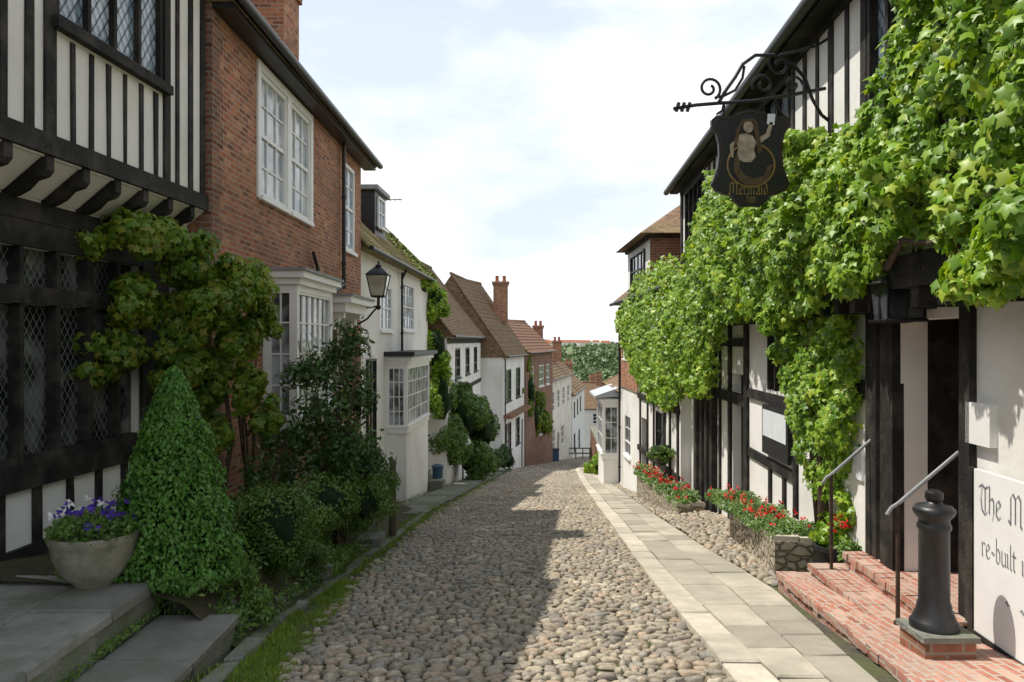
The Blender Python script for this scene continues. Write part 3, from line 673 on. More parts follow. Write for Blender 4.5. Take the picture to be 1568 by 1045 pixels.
while y<9.6: b.fbox('timbers',Lw,y-.05,y+.05,-1.9,-1.34,-.02,.03,T,.01); y+=.47
b.fbox('timbers',Lw,1.5,9.7,-2.02,-1.86,-.02,.05,T)
b.fbox('walls',Lw,1.5,9.7,-3.2,-2.0,-.1,.01,'stone_grey')
b.fbox('walls',U,9.55,9.7,-3.5,4.7,-6,-.21,'plaster'); roof(b,U,1.2,9.8,4.72,.38,8.6,3.6,'tile_brown',.14)
gutter(b,U,1.2,9.8,4.7,.42)
b.done()
# ------------------------------------------------------------------ LEFT 2 : brick house
b=B('brick_house'); F=facade(-3.905,.016,1)
holes=[(11.55,12.85,2.15,4.0),(13.05,14.25,2.15,4.0),(16.9,18.0,2.0,3.9),(11.65,14.1,-1.3,.95),(15.0,16.3,-3.2,.45)]
wall(b,F,9.78,18.7,-4.5,4.3,holes,'brick_red',.3)
b.fbox('walls',F,9.78,10.0,-4,4.3,-7,-.31,'brick_dark'); b.fbox('walls',F,18.45,18.69,-5,4.3,-7,-.31,'brick_red')
for i,z in enumerate(np.arange(-2,4.2,.3)):
    b.fbox('walls',F,9.765,10.12 if i%2 else 10.02,z,z+.285,-.2,.008,'brick_dark')
b.fbox('windows',F,11.42,11.55,2.1,4.12,-.1,.03,'white_paint'); b.fbox('windows',F,12.85,13.05,2.15,4.12,-.1,.03,'white_paint'); b.fbox('windows',F,14.25,14.38,2.1,4.12,-.1,.03,'white_paint')
b.fbox('windows',F,11.55,12.85,4.0,4.12,-.1,.028,'white_paint'); b.fbox('windows',F,13.05,14.25,4.0,4.12,-.1,.028,'white_paint')
for (a,c) in ((11.55,12.85),(13.05,14.25)): window(b,F,a,c,2.15,4.0,3,4,.05,.07,.03,gl='glass_curtain')
window(b,F,16.9,18.0,2.0,3.9,2,4,.05,.08,.03,gl='glass_blue')
def bay(b,F,y0,y1,dp,z0,z1,nf,ns,nz,mat='white_paint',gl='glass_curtain',cap='lead_grey',part='bay_window',corn=.2):
    b.fbox(part,F,y0,y1,z0,z0+.16,0,dp,mat); b.fbox(part,F,y0-.03,y1+.03,z0+.16,z0+.21,0,dp+.04,mat)
    b.fbox(part,F,y0,y1,z1-.2,z1-.1,0,dp,mat); b.fbox(part,F,y0-.05,y1+.05,z1-.1,z1,0,dp+.06,mat); b.fbox(part,F,y0-.12,y1+.12,z1,z1+.1,0,dp+.13,mat); b.fbox(part,F,y0-.16,y1+.16,z1+.1,z1+.14,0,dp+.17,cap)
    a=z0+.21;c=z1-.2
    G=lambda u,n,z:F(u,dp+n,z)
    for u in (y0,y1-.09): b.fbox(part,F,u,u+.09,a,c,dp-.09,dp,mat)
    for u in (y0,y1-.08): b.fbox(part,F,u,u+.08,a,c,-.02,.07,mat)
    window(b,G,y0+.09,y1-.09,a,c,nf,nz,.06,.04,.026,mat,gl,False,part,False)
    H=sideframe(F,y0,-1); window(b,H,.07,dp-.09,a,c,ns,nz,.05,.03,.024,mat,gl,False,part,False)
    H2=sideframe(F,y1,1); window(b,H2,.07,dp-.09,a,c,ns,nz,.05,.03,.024,mat,gl,False,part,False)
bay(b,F,11.75,13.9,.5,-1.35,.95,6,2,4,gl='glass_bay')
b.fbox('bay_window',F,11.8,13.85,-4.2,-1.36,0,.42,'brick_dark')
b.fbox('door',F,15.0,16.3,-3.3,.45,-.25,-.2,'white_paint'); b.fbox('door',F,15.15,16.15,-3.3,-.1,-.19,-.14,'timber_brown')
b.fbox('door',F,14.85,15.0,-3.9,.55,-.1,.09,'white_paint'); b.fbox('door',F,16.3,16.45,-3.9,.55,-.1,.09,'white_paint')
b.fbox('door',F,14.7,16.6,.55,.72,0,.55,'white_paint'); b.fbox('door',F,14.6,16.7,.72,.84,0,.68,'white_paint'); b.fbox('door',F,14.55,16.75,.84,.88,0,.72,'lead_grey')
for u in (14.85,16.3): 
    for k in range(5): b.fbox('door',F,u+.01,u+.14,.55-.11*(k+1),.55-.11*k,.091,.48-.09*k,'white_paint')
roof(b,F,9.7,19.2,4.28,.32,7.3,3.2,'tile_brown',.14)
b.fbox('eaves',F,9.78,19.15,4.16,4.27,-.02,.27,'iron_black'); gutter(b,F,9.7,19.25,4.28,.37,.065)
pipe(b,F,16.55,1.1,4.2); b.tube('drainpipe',[F(16.55,.09,1.2),F(15.6,.09,.95)],.04,'iron_black',8); b.tube('drainpipe',[F(14.45,.08,1.0),F(14.5,.08,1.35),F(14.2,.08,1.6)],.035,'iron_black',8)
chimney(b,-4.55,14.4,4.6,6.65,1.0,1.0,2)
b.done()
# ------------------------------------------------------------------ LEFT 3 : white house
b=B('white_cottage'); F=facade(-4.56,.046,1)
wall(b,F,18.72,29.7,-6.5,2.25,[(21.3,22.9,.3,1.55),(24.7,26.7,.35,1.85),(27.6,28.6,-3.9,-1.9)],'plaster',.3)
b.fbox('walls',F,29.5,29.69,-6,2.25,-6,-.31,'plaster'); b.fbox('walls',F,18.73,19,-6,2.25,-6,-.31,'plaster')
window(b,F,21.3,22.9,.3,1.55,3,4,.06,gl='glass_sky'); window(b,F,24.7,26.7,.35,1.85,4,4,.06,gl='glass_sky')
b.fbox('door',F,27.6,28.6,-5.5,-1.9,-.12,-.06,'white_paint')
bay(b,F,22,26,.62,-2.6,-.55,8,3,4,gl='glass_bay'); b.fbox('bay_window',F,22.03,25.97,-5.4,-2.61,0,.58,'plaster')
b.fbox('bay_window',F,21.75,26.25,-.408,-.30,0,.86,'iron_black')
roof(b,F,18.8,29.9,2.26,.28,5.6,3.1,'tile_mossy',.14,sag=.1)
gutter(b,F,18.8,29.9,2.24,.33,.06); pipe(b,F,24.0,-.3,2.1); b.tube('drainpipe',[F(24.0,.09,1.9),F(23.8,.25,2.15)],.04,'iron_black')
b.fbox('walls',F,18.72,20.6,-3.2,-.35,0,.1,'plaster'); window(b,lambda u,n,z:F(u,n+.2,z),19.2,20.1,-3.4,-.45,2,3,.08,gl='glass_dark',mat='iron_black')
G=lambda u,n,z:F(u,n-.75,z)
b.fbox('dormer',G,24.0,25.6,3.1,4.65,-1.4,0,'iron_black'); b.fbox('dormer',G,23.85,25.75,4.65,4.78,-1.5,.12,'lead_grey')
window(b,lambda u,n,z:G(u,n+.1,z),24.3,25.3,3.55,4.5,2,2,.09,gl='glass_sky')
b.done()
P=[];F=facade(-4.56,.046,1)
for _ in range(5200):
    t=random.random(); y=random.choice([29.9,29.8,random.uniform(27,29.9)])
    n_=.28-3.38*t; P.append(tuple(np.array(F(y+random.uniform(-.35,.05),n_,2.3+(3.34)*t+.02+random.uniform(0,.12)*(y>29)))))
leaves('roof_moss',P,np.tile([.5,0,.8],(len(P),1)),.11,'tri','moss',spread=.9)
b=B('stone_steps')
for i in range(4): b.box('s',-3.35,-2.35+(-.25*i),26.3+.0*i,27.6,-5.6,g(26.6)+.18*(i+1),'stone_grey')
b.box('s',-2.75,-2.3,25.9,26.28,-5.6,g(26)+.35,'stone_grey')
b.done()
b=B('litter_bin'); b.lathe('body',(-2.55,26.9,g(26.6)+.36),[(.17,0),(.19,.35),(.21,.36),(.21,.42),(.12,.47),(.03,.48)],'bin_blue',16); b.done()
# ------------------------------------------------------------------ generic houses down the hill
def house(name,F,u0,u1,ez,rz,run,wm,rm,wins,zb,over=.25,chim=None,frame='white_paint',bands=None,doors=()):
    b=B(name); holes=[(w[0],w[1],w[2],w[3]) for w in wins]+[(d[0],d[1],zb,d[2]) for d in doors]
    wall(b,F,u0,u1,zb,ez,holes,wm,.3)
    b.fbox('walls',F,u0,u0+.25,zb,ez-.02,-2*run,-.301,wm); b.fbox('walls',F,u1-.25,u1,zb,ez-.02,-2*run,-.301,wm)
    for u in (u0,u1-.25):
        P=[F(u,-.02,ez),F(u,-2*run,ez),F(u,-run,rz-.08)]; Q=[F(u+.25,-.02,ez),F(u+.25,-2*run,ez),F(u+.25,-run,rz-.08)]
        b.add('walls',P+Q,[(0,1,2),(3,5,4),(0,3,4,1),(1,4,5,2),(2,5,3,0)],wm)
    for w in wins: window(b,F,w[0],w[1],w[2],w[3],w[4] if len(w)>4 else 2,w[5] if len(w)>5 else 3,.07,.08,.045,frame,'glass_dark')
    for d in doors: b.fbox('door',F,d[0],d[1],zb,d[2],-.14,-.08,d[3])
    if bands:
        for (a,c) in bands: b.fbox('trim',F,u0,u1,a,c,.0,.04,T)
    roof(b,F,u0-.12,u1+.12,ez,over,rz,run,rm,.16 if u0<40 else .3,sag=.1); gutter(b,F,u0,u1,ez-.02,over+.05,.06)
    if chim: chimney(b,*chim)
    return b
F=facade(-4.05,.05,1)
house('timbered_cottage',F,30.5,45,.2,4.2,2.9,'plaster','tile_brown',[(33,35,-1.6,-.3,3,3),(37,39,-1.6,-.3,3,3),(41,43,-1.6,-.3,3,3),(37,39,-4.6,-3,3,3),(42,43.5,-4.8,-3.2)],-9,frame='iron_black',bands=[(-2.3,-2.1),(-.1,.1)],doors=[(35.5,36.5,-3.2,'timber_black')]).done()
F=facade(-8.24,.171,1)
hb=house('gabled_white_house',F,45.1,53,-.9,3.9,3.0,'plaster','tile_brown',[(46.2,48,-3.6,-1.7,3,3),(49.6,51.4,-3.6,-1.7,3,3),(46,48,-6.6,-4.9,3,3),(49.5,51.2,-6.6,-4.9,3,3)],-11,chim=(-.75,51.8,1.2,3.9,.95,.9,2),frame='iron_black',doors=[(51.8,52.6,-5.2,'timber_black')])
hb.fbox('trim',F,45.3,52.9,-4.5,-4.3,.0,.5,'tile_red'); pipe(hb,F,45.4,-7,-1)
hb.done()
F=facade(-10.76,.22,1)
house('tall_brick_house',F,53.1,64,-.8,1.6,2.3,'brick_dark','tile_red',[(54.5,56,-3.4,-1.8),(58,60,-3.4,-1.8),(61,62.5,-3.4,-1.8),(58,60,-7,-5)],-13,chim=(2.2,66,-1,1.3,.8,.8,2)).done()
F=facade(-9.45,.194,1)
house('terraced_cream_house',F,64.1,80,-3.3,-.7,2.4,'plaster_cream','tile_brown',[(66,67.6,-6,-4.3),(69.5,71,-6,-4.3),(73,74.6,-6,-4.3),(76.5,78,-6,-4.3),(66,68,-9.3,-7.5),(72,74,-9.6,-7.8)],-14,chim=(4.3,75,-2,.0,.8,.8,2),doors=[(69.5,70.6,-8.2,'timber_black')]).done()
F=facade(-7.23,.167,1)
house('white_terraced_house',F,80.2,97,-5.6,-3.2,2.4,'plaster','tile_brown',[(82,83.6,-8,-6.4),(86,87.6,-8,-6.4),(90,91.6,-8,-6.4),(82,84,-11.6,-9.8),(88,90,-12,-10)],-15.5,chim=(6.2,86,-4,-2.4,.8,.8,2),frame='iron_black').done()
def endhouse(name,x0,x1,y,ez,rz,wm,rm,depth=6):
    F=lambda u,n,z:(u,y-n,z)
    ws=[]; k=max(1,int((x1-x0)/2.2))
    for i in range(k):
        c=x0+(x1-x0)*(i+.5)/k; ws+= [(c-.5,c+.5,ez-2.0,ez-.6,2,3),(c-.5,c+.5,ez-4.7,ez-3.2,2,3)]
    house(name,F,x0,x1,ez,rz,depth/2,wm,rm,ws,g(y)-2,chim=((x0+x1)/2-1,y+depth/2,rz-1,rz+1.0,.8,.7,2)).done()
endhouse('end_cottage',9.6,16,104,-9.0,-5.6,'plaster','tile_brown')
endhouse('end_cottage',4.5,9.4,112,-9.2,-6.0,'plaster_cream','tile_brown')
endhouse('end_cottage',8.5,20,126,-9.8,-6.8,'brick_dark','tile_brown',8)
# ------------------------------------------------------------------ RIGHT 1 : inn
b=B('timber_framed_inn')
wall(b,FU,2,18.4,.5,3.55,[(15.7,17.8,2.0,3.3),(9.9,11.6,2.05,3.3),(6.55,7.35,1.9,3.3)],'plaster',.2)
for (a,c,z0) in ((15.7,17.8,2.0),(9.9,11.6,2.05),(6.55,7.35,1.9)):
    b.fbox('windows',FU,a,c,z0,3.3,-.1,-.05,'glass_blue'); k=max(2,round((c-a)/.5))
    for i in range(k+1):
        u=a+(c-a)*i/k; b.fbox('windows',FU,u-.03,u+.03,z0,3.3,-.049,.03,T)
        if i<k: lattice(b,FU,u+.03,u+(c-a)/k-.03,z0,3.3,.11,-.045,.01,'iron_black')
    b.fbox('windows',FU,a-.05,c+.05,z0-.1,z0,-.04,.06,T); b.fbox('windows',FU,a-.05,c+.05,3.3,3.4,-.04,.04,T)
studs(FU,2.1,6.4,.7,3.5,.42,.14); studs(FU,7.5,9.75,.7,3.5,.45,.13); studs(FU,11.75,15.55,.7,3.5,.48,.13)
b.fbox('timbers',FU,18.2,18.4,.5,3.5,-.21,.04,T); b.fbox('timbers',FU,2,18.4,.45,.72,-.4,.06,T); b.fbox('timbers',FU,2,18.4,3.40,3.56,-.05,.05,T)
b.fbox('walls',FU,18.18,18.38,-5,3.55,-6,-.22,'plaster')
y=2.3
while y<18.3: b.fbox('joists',FU,y,y+.14,.28,.45,-.5,.02,T); y+=.45
roof(b,FU,2,18.75,3.58,.26,7.2,3.4,'tile_brown',.14); gutter(b,FU,2,18.8,3.56,.31,.07)
b.fbox('eaves',FU,2,18.7,3.50,3.575,.051,.24,'timber_black')
wall(b,FL,2,18.3,-4.8,.5,[(6.3,7.5,-3,.2),(10.9,12.1,-.75,.4),(13.75,14.6,-3.6,-.6)],'plaster',.25)
tb=lambda a,c,z0,z1,p=.035,j=.012:b.fbox('timbers',FL,a,c,z0,z1,-.03,p,T,j)
tb(6.14,6.3,-2.6,.5,.06); tb(7.5,7.78,-2.6,.5,.08); tb(7.9,8.18,-2.75,.5,.07); tb(2,5.45,-.98,-.80); tb(2,6.1,-2.4,-2.2,.05)
tb(8.18,10.7,-.62,-.42); tb(10.65,10.8,-3.0,.5); tb(13.35,13.6,-3.4,.5,.05); tb(10.8,13.35,-.95,-.8,.05); tb(10.8,13.35,-1.95,-1.8)
tb(8.2,13.4,-3.1,-2.85,.05)
for u in (11.2,11.95): tb(u,u+.12,-2.9,-1.95)
tb(2,18.3,.32,.46,.05,0)
tb(13.6,16,-1.15,-.95); tb(14.65,14.85,-3.6,.4,.05); tb(13.6,16,-.1,.05); tb(15.6,15.75,-3.6,.4)
for u in (16.0,16.55,17.1,17.75): 
    b.fbox('timbers',FL,u,u+.26,-4.1,.45,-.03,.12,T,.015)
b.fbox('timbers',FL,16.0,18.1,-.75,-.55,-.02,.16,T); b.fbox('timbers',FL,16,18.1,-3.95,-3.7,-.02,.16,T)
b.fbox('door',FL,13.75,14.6,-3.7,-.6,-.2,-.15,'timber_black')
b.fbox('windows',FL,10.9,12.1,-.75,.4,-.14,-.08,'glass_lead')
for u in (10.93,11.31,11.69,12.07): b.fbox('windows',FL,u-.03,u+.03,-.75,.4,-.079,.04,T)
for i in range(3): lattice(b,FL,10.96+.38*i,11.28+.38*i,-.75,.4,.09,-.075)
b.fbox('menu_board',FL,10.85,12.2,-1.72,-.98,.036,.09,'iron_black'); b.fbox('menu_board',FL,10.92,12.13,-1.45,-1.05,.091,.098,'paper')
b.fbox('plaque',FL,8.38,8.66,-1.5,-1.15,.0,.03,'paper')
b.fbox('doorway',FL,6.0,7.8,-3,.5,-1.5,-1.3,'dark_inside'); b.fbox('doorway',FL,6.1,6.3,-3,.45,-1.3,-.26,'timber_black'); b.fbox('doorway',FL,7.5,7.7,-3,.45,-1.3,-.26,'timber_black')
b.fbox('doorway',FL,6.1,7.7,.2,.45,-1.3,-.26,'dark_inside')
b.fbox('door',FL,6.35,7.45,-2.2,0.0,-1.1,-1.04,'door_wood')
for i in range(2):
    for j in range(3): b.fbox('door',FL,6.45+i*.5,6.9+i*.5,-2.05+j*.68,-1.5+j*.68,-1.039,-1.01,'door_wood')
b.fbox('door',FL,6.25,6.36,-2.2,.15,-1.1,-.95,T); b.fbox('door',FL,7.44,7.55,-2.2,.15,-1.1,-.95,T); b.fbox('door',FL,6.3,7.5,0.0,.2,-1.1,-.95,T)
b.fbox('walls',FL,5.85,6.2,-.80,-.48,.0,.06,'white_paint')
b.fbox('sign_board',FL,3.8,6.02,-2.22,-.98,.055,.085,'white_paint')
b.fbox('sign_board',FL,3.8,6.16,-2.36,-2.22,.05,.10,T)
b.fbox('sign_board',FL,6.03,6.13,-2.22,-.98,.05,.095,T)
def mn(x): return [(x-.03,.47),(x,.43),(x,.07),(x+.04,.02)]
GL={'T':(.46,[[(-.05,.7),(.1,.78),(.25,.7),(.4,.78)],[(.12,.75),(.04,.4),(.1,.1),(.25,0),(.38,.12)],[(.25,.7),(.25,.1)]]),
'h':(.32,[[(0,.82),(0,.05)],[(0,.4),(.12,.5),(.2,.42),(.2,.1),(.14,-.1)]]),'e':(.3,[[(.22,.1),(.1,0),(0,.1),(0,.4),(.12,.5),(.2,.38),(0,.22)]]),
'M':(.66,[[(-.05,.1),(.05,.0),(.05,.7),(.15,.8),(.25,.68),(.25,.05)],[(.25,.68),(.37,.8),(.47,.68),(.47,.08),(.53,0)]]),
'r':(.26,[mn(0),[(0,.42),(.1,.5),(.17,.44)]]),'m':(.5,[mn(0),mn(.17),mn(.34),[(0,.42),(.09,.5),(.17,.43)],[(.17,.42),(.26,.5),(.34,.43)]]),
'a':(.33,[[(.02,.42),(.1,.5),(.18,.42),(.18,.06),(.24,0)],[(.18,.3),(.05,.25),(0,.1),(.07,0),(.18,.1)]]),'i':(.16,[mn(0),[(0,.62),(.02,.64)]]),
'd':(.32,[[(.0,.8),(.2,.55),(.2,.1),(.1,0),(0,.1),(0,.35),(.1,.47),(.2,.4)]]),'b':(.32,[[(0,.82),(0,.08),(.1,0),(.2,.1),(.2,.38),(.1,.5),(0,.4)]]),
'u':(.33,[[(0,.5),(0,.1),(.08,0),(.2,.1)],mn(.2)]),'l':(.15,[[(0,.82),(0,.07),(.06,0)]]),'t':(.2,[[(.03,.65),(.03,.07),(.1,0)],[(-.06,.48),(.14,.48)]]),
'n':(.33,[mn(0),mn(.18),[(0,.42),(.1,.5),(.18,.43)]]),' ':(.3,[]),'~':(.3,[[(0,.25),(.07,.3),(.14,.22),(.2,.27)]]),'I':(.3,[[(.0,.7),(.1,.78),(.2,.72)],[(.1,.75),(.08,.1),(.0,.0)]])}
def letters(b,part,s,h,conv,mat,w=.05):
    x=0; lay=0
    for ch in s:
        adv,st=GL[ch]
        for pl in st:
            for (p,q_) in zip(pl,pl[1:]):
                nx,nz=w*.75,w*.75; lay+=1; o=(lay%5)*.0004
                vs=[]
                for (a,c) in ((p[0]-nx*.6,p[1]-nz),(p[0]+nx*.6,p[1]+nz),(q_[0]+nx*.6,q_[1]+nz),(q_[0]-nx*.6,q_[1]-nz)): vs.append(conv((x+a)*h,c*h,o))
                b.add(part,vs,[(0,1,2,3)],mat)
        x+=adv
letters(b,'lettering','The Mermaid Inn',.28,lambda x,z,o:FL(5.93-x,.088+o,-1.30+z),'letter_grey',.04)
letters(b,'lettering','re~built in the',.22,lambda x,z,o:FL(5.9-x,.088+o,-1.62+z),'letter_grey',.04)
letters(b,'lettering','~ ~ ~',.3,lambda x,z,o:FL(5.6-x,.088+o,-1.95+z),'letter_grey',.03)
b.done()
b=B('brick_steps')
def stp(x0a,x0b,y0,y1,za,zb,x1=4.2):
    n=max(1,int((y1-y0)/.24))
    b.hexa('steps',[(x0a+.02,y0,-3.4),(x1,y0,-3.4),(x1,y1-.02,-3.4),(x0b+.02,y1-.02,-3.4),(x0a+.02,y0,za-.03),(x1,y0,za-.03),(x1,y1-.02,zb-.03),(x0b+.02,y1-.02,zb-.03)],'brick_step')
    for i in range(n*2):
        a=i/(n*2); c=(i+1)/(n*2); ya=y0+(y1-y0)*a; yc=y0+(y1-y0)*c-.008; xa=x0a+(x0b-x0a)*a+random.uniform(-.01,.01); z=za+(zb-za)*a+random.uniform(-.009,.004)
        b.box('nosing',xa,xa+.215,ya,yc,z-.07,z,'brick_step')
    b.hexa('paving',[(x0a+.22,y0,za-.06),(x1,y0,za-.06),(x1,y1,zb-.06),(x0b+.22,y1,zb-.06),(x0a+.22,y0,za-.006),(x1,y0,za-.006),(x1,y1,zb-.006),(x0b+.22,y1,zb-.006)],'brick_step')
stp(2.5,2.86,4.2,8.5,-2.11,-2.50); stp(3.02,3.16,6.05,8.35,-2.31,-2.36); stp(3.36,3.46,6.1,8.2,-2.19,-2.2,5.2)
b.done()
for (ya,x0,zb,zt,x1,zt1) in ((8.1,3.3,-2.42,-1.38,3.82,-.9),(6.4,3.15,-2.35,-1.33,3.62,-.9)):
    b=B('handrail')
    b.tube('post',[(x0,ya,zb),(x0,ya,zt)],.018,'iron_rust'); b.tube('post',[(x0,ya,zb),(x0,ya,zb+.06)],.035,'iron_rust')
    b.tube('rail',[(x0-.09,ya,zt-.09),(x0-.05,ya,zt-.03),(x0,ya,zt),(x1,ya-.05,zt1)],.017,'lead_grey')
    b.done()
b=B('bollard')
b.box('plinth',2.90,3.26,5.5,5.86,-2.5,-2.10,'brick_dark'); b.box('plinth',2.88,3.28,5.48,5.88,-2.12,-2.08,'stone_grey')
b.lathe('post',(3.07,5.7,-2.08),[(.165,0),(.165,.045),(.15,.06),(.135,.10),(.12,.13),(.115,.17),(.105,.2),(.103,.70),(.115,.72),(.115,.745),(.105,.76),(.105,.79),(.13,.815),(.142,.84),(.142,.86),(.12,.885),(.06,.90),(.05,.915),(.062,.94),(.06,.98),(.03,1.0)],'iron_black',28)
b.done()
def lantern(b,c,h,w,gl='lamp_glass'):
    x,y,z=c; bt=w*.3; tp=w*.5
    co=[(-1,-1),(1,-1),(1,1),(-1,1)]
    P=[(x+a*bt,y+d*bt,z) for a,d in co]+[(x+a*tp,y+d*tp,z+h*.6) for a,d in co]
    b.add('glass',P,[(0,1,5,4),(1,2,6,5),(2,3,7,6),(3,0,4,7),(3,2,1,0)],gl)
    for i in range(4): b.tube('frame',[P[i],P[4+i]],w*.035,'iron_black',5); b.tube('frame',[P[4+i],P[4+(i+1)%4]],w*.045,'iron_black',5); b.tube('frame',[P[i],P[(i+1)%4]],w*.045,'iron_black',5)
    R=[(x+a*tp*1.12,y+d*tp*1.12,z+h*.6) for a,d in co]+[(x+a*w*.14,y+d*w*.14,z+h*.84) for a,d in co]
    b.add('frame',R,[(0,1,5,4),(1,2,6,5),(2,3,7,6),(3,0,4,7),(0,3,2,1),(4,5,6,7)],'iron_black')
    b.lathe('frame',(x,y,z+h*.84),[(w*.13,0),(w*.17,h*.03),(w*.1,h*.06),(w*.04,h*.08),(w*.07,h*.11),(w*.02,h*.16)],'iron_black',10)
b=B('wall_lantern'); lx,ly,lz=-3.0,17.6,1.0
lantern(b,(lx,ly,lz),.80,.46)
b.tube('bracket',[(lx,ly,lz),(lx,ly,lz-.22)],.035,'iron_black'); b.lathe('bracket',(lx,ly,lz-.3),[(.02,0),(.07,.06),(.03,.12)],'iron_black',10)
b.tube('bracket',[(-3.6,ly,lz-.30),(lx,ly,lz-.22)],.022,'iron_black')
b.tube('bracket',[(-3.6,ly,lz-.62),(-3.45,ly,lz-.62),(-3.25,ly,lz-.5),(-3.1,ly,lz-.32),(lx,ly,lz-.22)],.022,'iron_black')
b.tube('bracket',[(-3.42+.09*math.cos(t),ly,lz-.42+.09*math.sin(t)) for t in [i*.6 for i in range(11)]],.014,'iron_black')
b.tube('bracket',[(-3.6,ly,lz-.75),(-3.6,ly,lz-.1)],.03,'iron_black'); b.done()
b=B('wall_lantern'); lantern(b,(3.6,24.9,0.0),.6,.34); b.tube('bracket',[(4.0,24.9,-.15),(3.6,24.9,-.15),(3.6,24.9,.0)],.02,'iron_black'); b.done()
b=B('porch_lantern')
x,y,z=3.42,6.95,.18
b.add('glass',[(x-.15,y-.15,z),(x+.15,y-.15,z),(x+.15,y+.15,z),(x-.15,y+.15,z),(x-.17,y-.17,z+.32),(x+.17,y-.17,z+.32),(x+.17,y+.17,z+.32),(x-.17,y+.17,z+.32)],[(0,1,5,4),(1,2,6,5),(2,3,7,6),(3,0,4,7),(3,2,1,0)],'glass_dark')
for a in (-.16,0,.16):
    for d in (-.16,.16): b.tube('frame',[(x+a,y+d,z),(x+a,y+d,z+.33)],.012,'iron_black',5); b.tube('frame',[(x+d,y+a,z),(x+d,y+a,z+.33)],.012,'iron_black',5)
for q in (0,.33): b.tube('frame',[(x-.17,y-.17,z+q),(x+.17,y-.17,z+q),(x+.17,y+.17,z+q),(x-.17,y+.17,z+q),(x-.17,y-.17,z+q)],.018,'iron_black',5)
b.lathe('frame',(x,y,z+.33),[(.24,0),(.15,.09),(.05,.14),(.04,.25)],'iron_black',8); b.tube('frame',[(x,y,z+.55),(x+.02,y,z+.75),(x+.35,y,z+.8)],.015,'iron_black'); b.done()
# ------------------------------------------------------------------ hanging inn sign
b=B('inn_sign'); Y0=8.5
half=[(0,0),(.10,-.01),(.17,.05),(.20,.11),(.30,.13),(.38,.17),(.42,.24),(.39,.32),(.355,.42),(.34,.55),(.345,.68),(.37,.78),(.42,.86),(.425,.93),(.37,.98),(.29,.965),(.20,.98),(.12,1.03),(.0,1.05)]
cx,cz=2.58,1.46
out=[(x,z) for x,z in half]+[(-x,z) for x,z in half[::-1][1:-1]]
def plate(part,o,y0,y1,mat,cx=cx,cz=cz):
    n=len(o); vs=[(cx+x,y0,cz+z) for x,z in o]+[(cx+x,y1,cz+z) for x,z in o]
    b.add(part,vs,[tuple(range(n)),tuple(range(n,2*n))[::-1]]+[(i,(i+1)%n,n+(i+1)%n,n+i) for i in range(n)],mat)
plate('board',out,Y0-.035,Y0+.035,'iron_black')
ring=lambda r1,r2,zc,xc=0,n=28:[(xc+r1*math.cos(2*math.pi*i/n),zc+r2*math.sin(2*math.pi*i/n)) for i in range(n)]
for side in (-1,1):
    yy_=lambda t:Y0+side*t
    b.tube('gold_ring',[(cx+x,yy_(.04),cz+z) for x,z in ring(.255,.235,.44)+ring(.255,.235,.44)[:1]],.011,'gold',5)
    b.tube('board_rim',[(cx+x*.93,yy_(.037),cz+.03+z*.94) for x,z in out+out[:1]],.008,'iron_rust',5)
    tail=[(-.1,.52),(-.13,.42),(-.07,.33),(.04,.29),(.14,.33),(.17,.42),(.25,.46),(.21,.38),(.19,.29),(.10,.22),(-.02,.21),(-.13,.27),(-.19,.38),(-.18,.5),(-.15,.56)]
    plate('figure',tail,yy_(.036),yy_(.046),'fish_paint')
    body=[(-.15,.55),(-.14,.62),(-.16,.70),(-.12,.77),(-.05,.78),(.02,.75),(.05,.68),(.03,.6),(.05,.53),(.0,.47),(-.08,.47),(-.13,.5)]
    plate('figure',body,yy_(.036),yy_(.05),'skin_paint')
    plate('figure',ring(.055,.065,.85,-.03,14),yy_(.036),yy_(.052),'skin_paint')
    plate('figure',[(-.10,.93),(.03,.94),(.07,.88),(.09,.74),(.12,.6),(.07,.55),(.055,.7),(.035,.8),(.02,.9),(-.06,.91),(-.12,.84),(-.14,.7),(-.19,.62),(-.17,.8)],yy_(.036),yy_(.056),'fish_paint')
    plate('figure',[(.05,.72),(.16,.78),(.20,.9),(.235,.9),(.2,.75),(.06,.64)],yy_(.036),yy_(.05),'skin_paint')
    plate('figure',[(.17,.88),(.25,.87),(.26,.99),(.18,.99)],yy_(.036),yy_(.05),'paper')
    plate('figure',[(-.12,.75),(-.23,.66),(-.22,.52),(-.19,.52),(-.19,.64),(-.1,.70)],yy_(.036),yy_(.051),'skin_paint')
    letters(b,'lettering','Mermaid',.17,lambda x,z,o:(cx-side*-1*(.235-x)*1.0,yy_(.042+o),cz+.12+z) if side>0 else (cx-.235+x,yy_(.042+o),cz+.12+z),'gold',.06)
    letters(b,'lettering','Inn',.12,lambda x,z,o:(cx+side*(.055-x),yy_(.042+o),cz+.035+z),'gold',.06)
I='iron_black'
def arc(cx,cz,r,a0,a1,n=14,r2=None):
    r2=r if r2 is None else r2
    return [(cx+(r+(r2-r)*i/n)*math.cos(math.radians(a0+(a1-a0)*i/n)),Y0,cz+(r+(r2-r)*i/n)*math.sin(math.radians(a0+(a1-a0)*i/n))) for i in range(n+1)]
def tb2(p,r=.014): b.tube('bracket',p,r,I,6)
tb2([(1.75,Y0,2.52),(2.0,Y0,2.56),(2.24,Y0,2.58),(2.6,Y0,2.6),(2.98,Y0,2.66),(3.4,Y0,2.74)],.02)
tb2([(2.24,Y0,2.58),(2.32,Y0,2.72),(2.42,Y0,2.86),(2.5,Y0,3.0),(2.64,Y0,3.1),(2.85,Y0,3.1),(3.05,Y0,3.0),(3.18,Y0,2.85),(3.26,Y0,2.62),(3.36,Y0,2.45),(3.5,Y0,2.34)],.02)
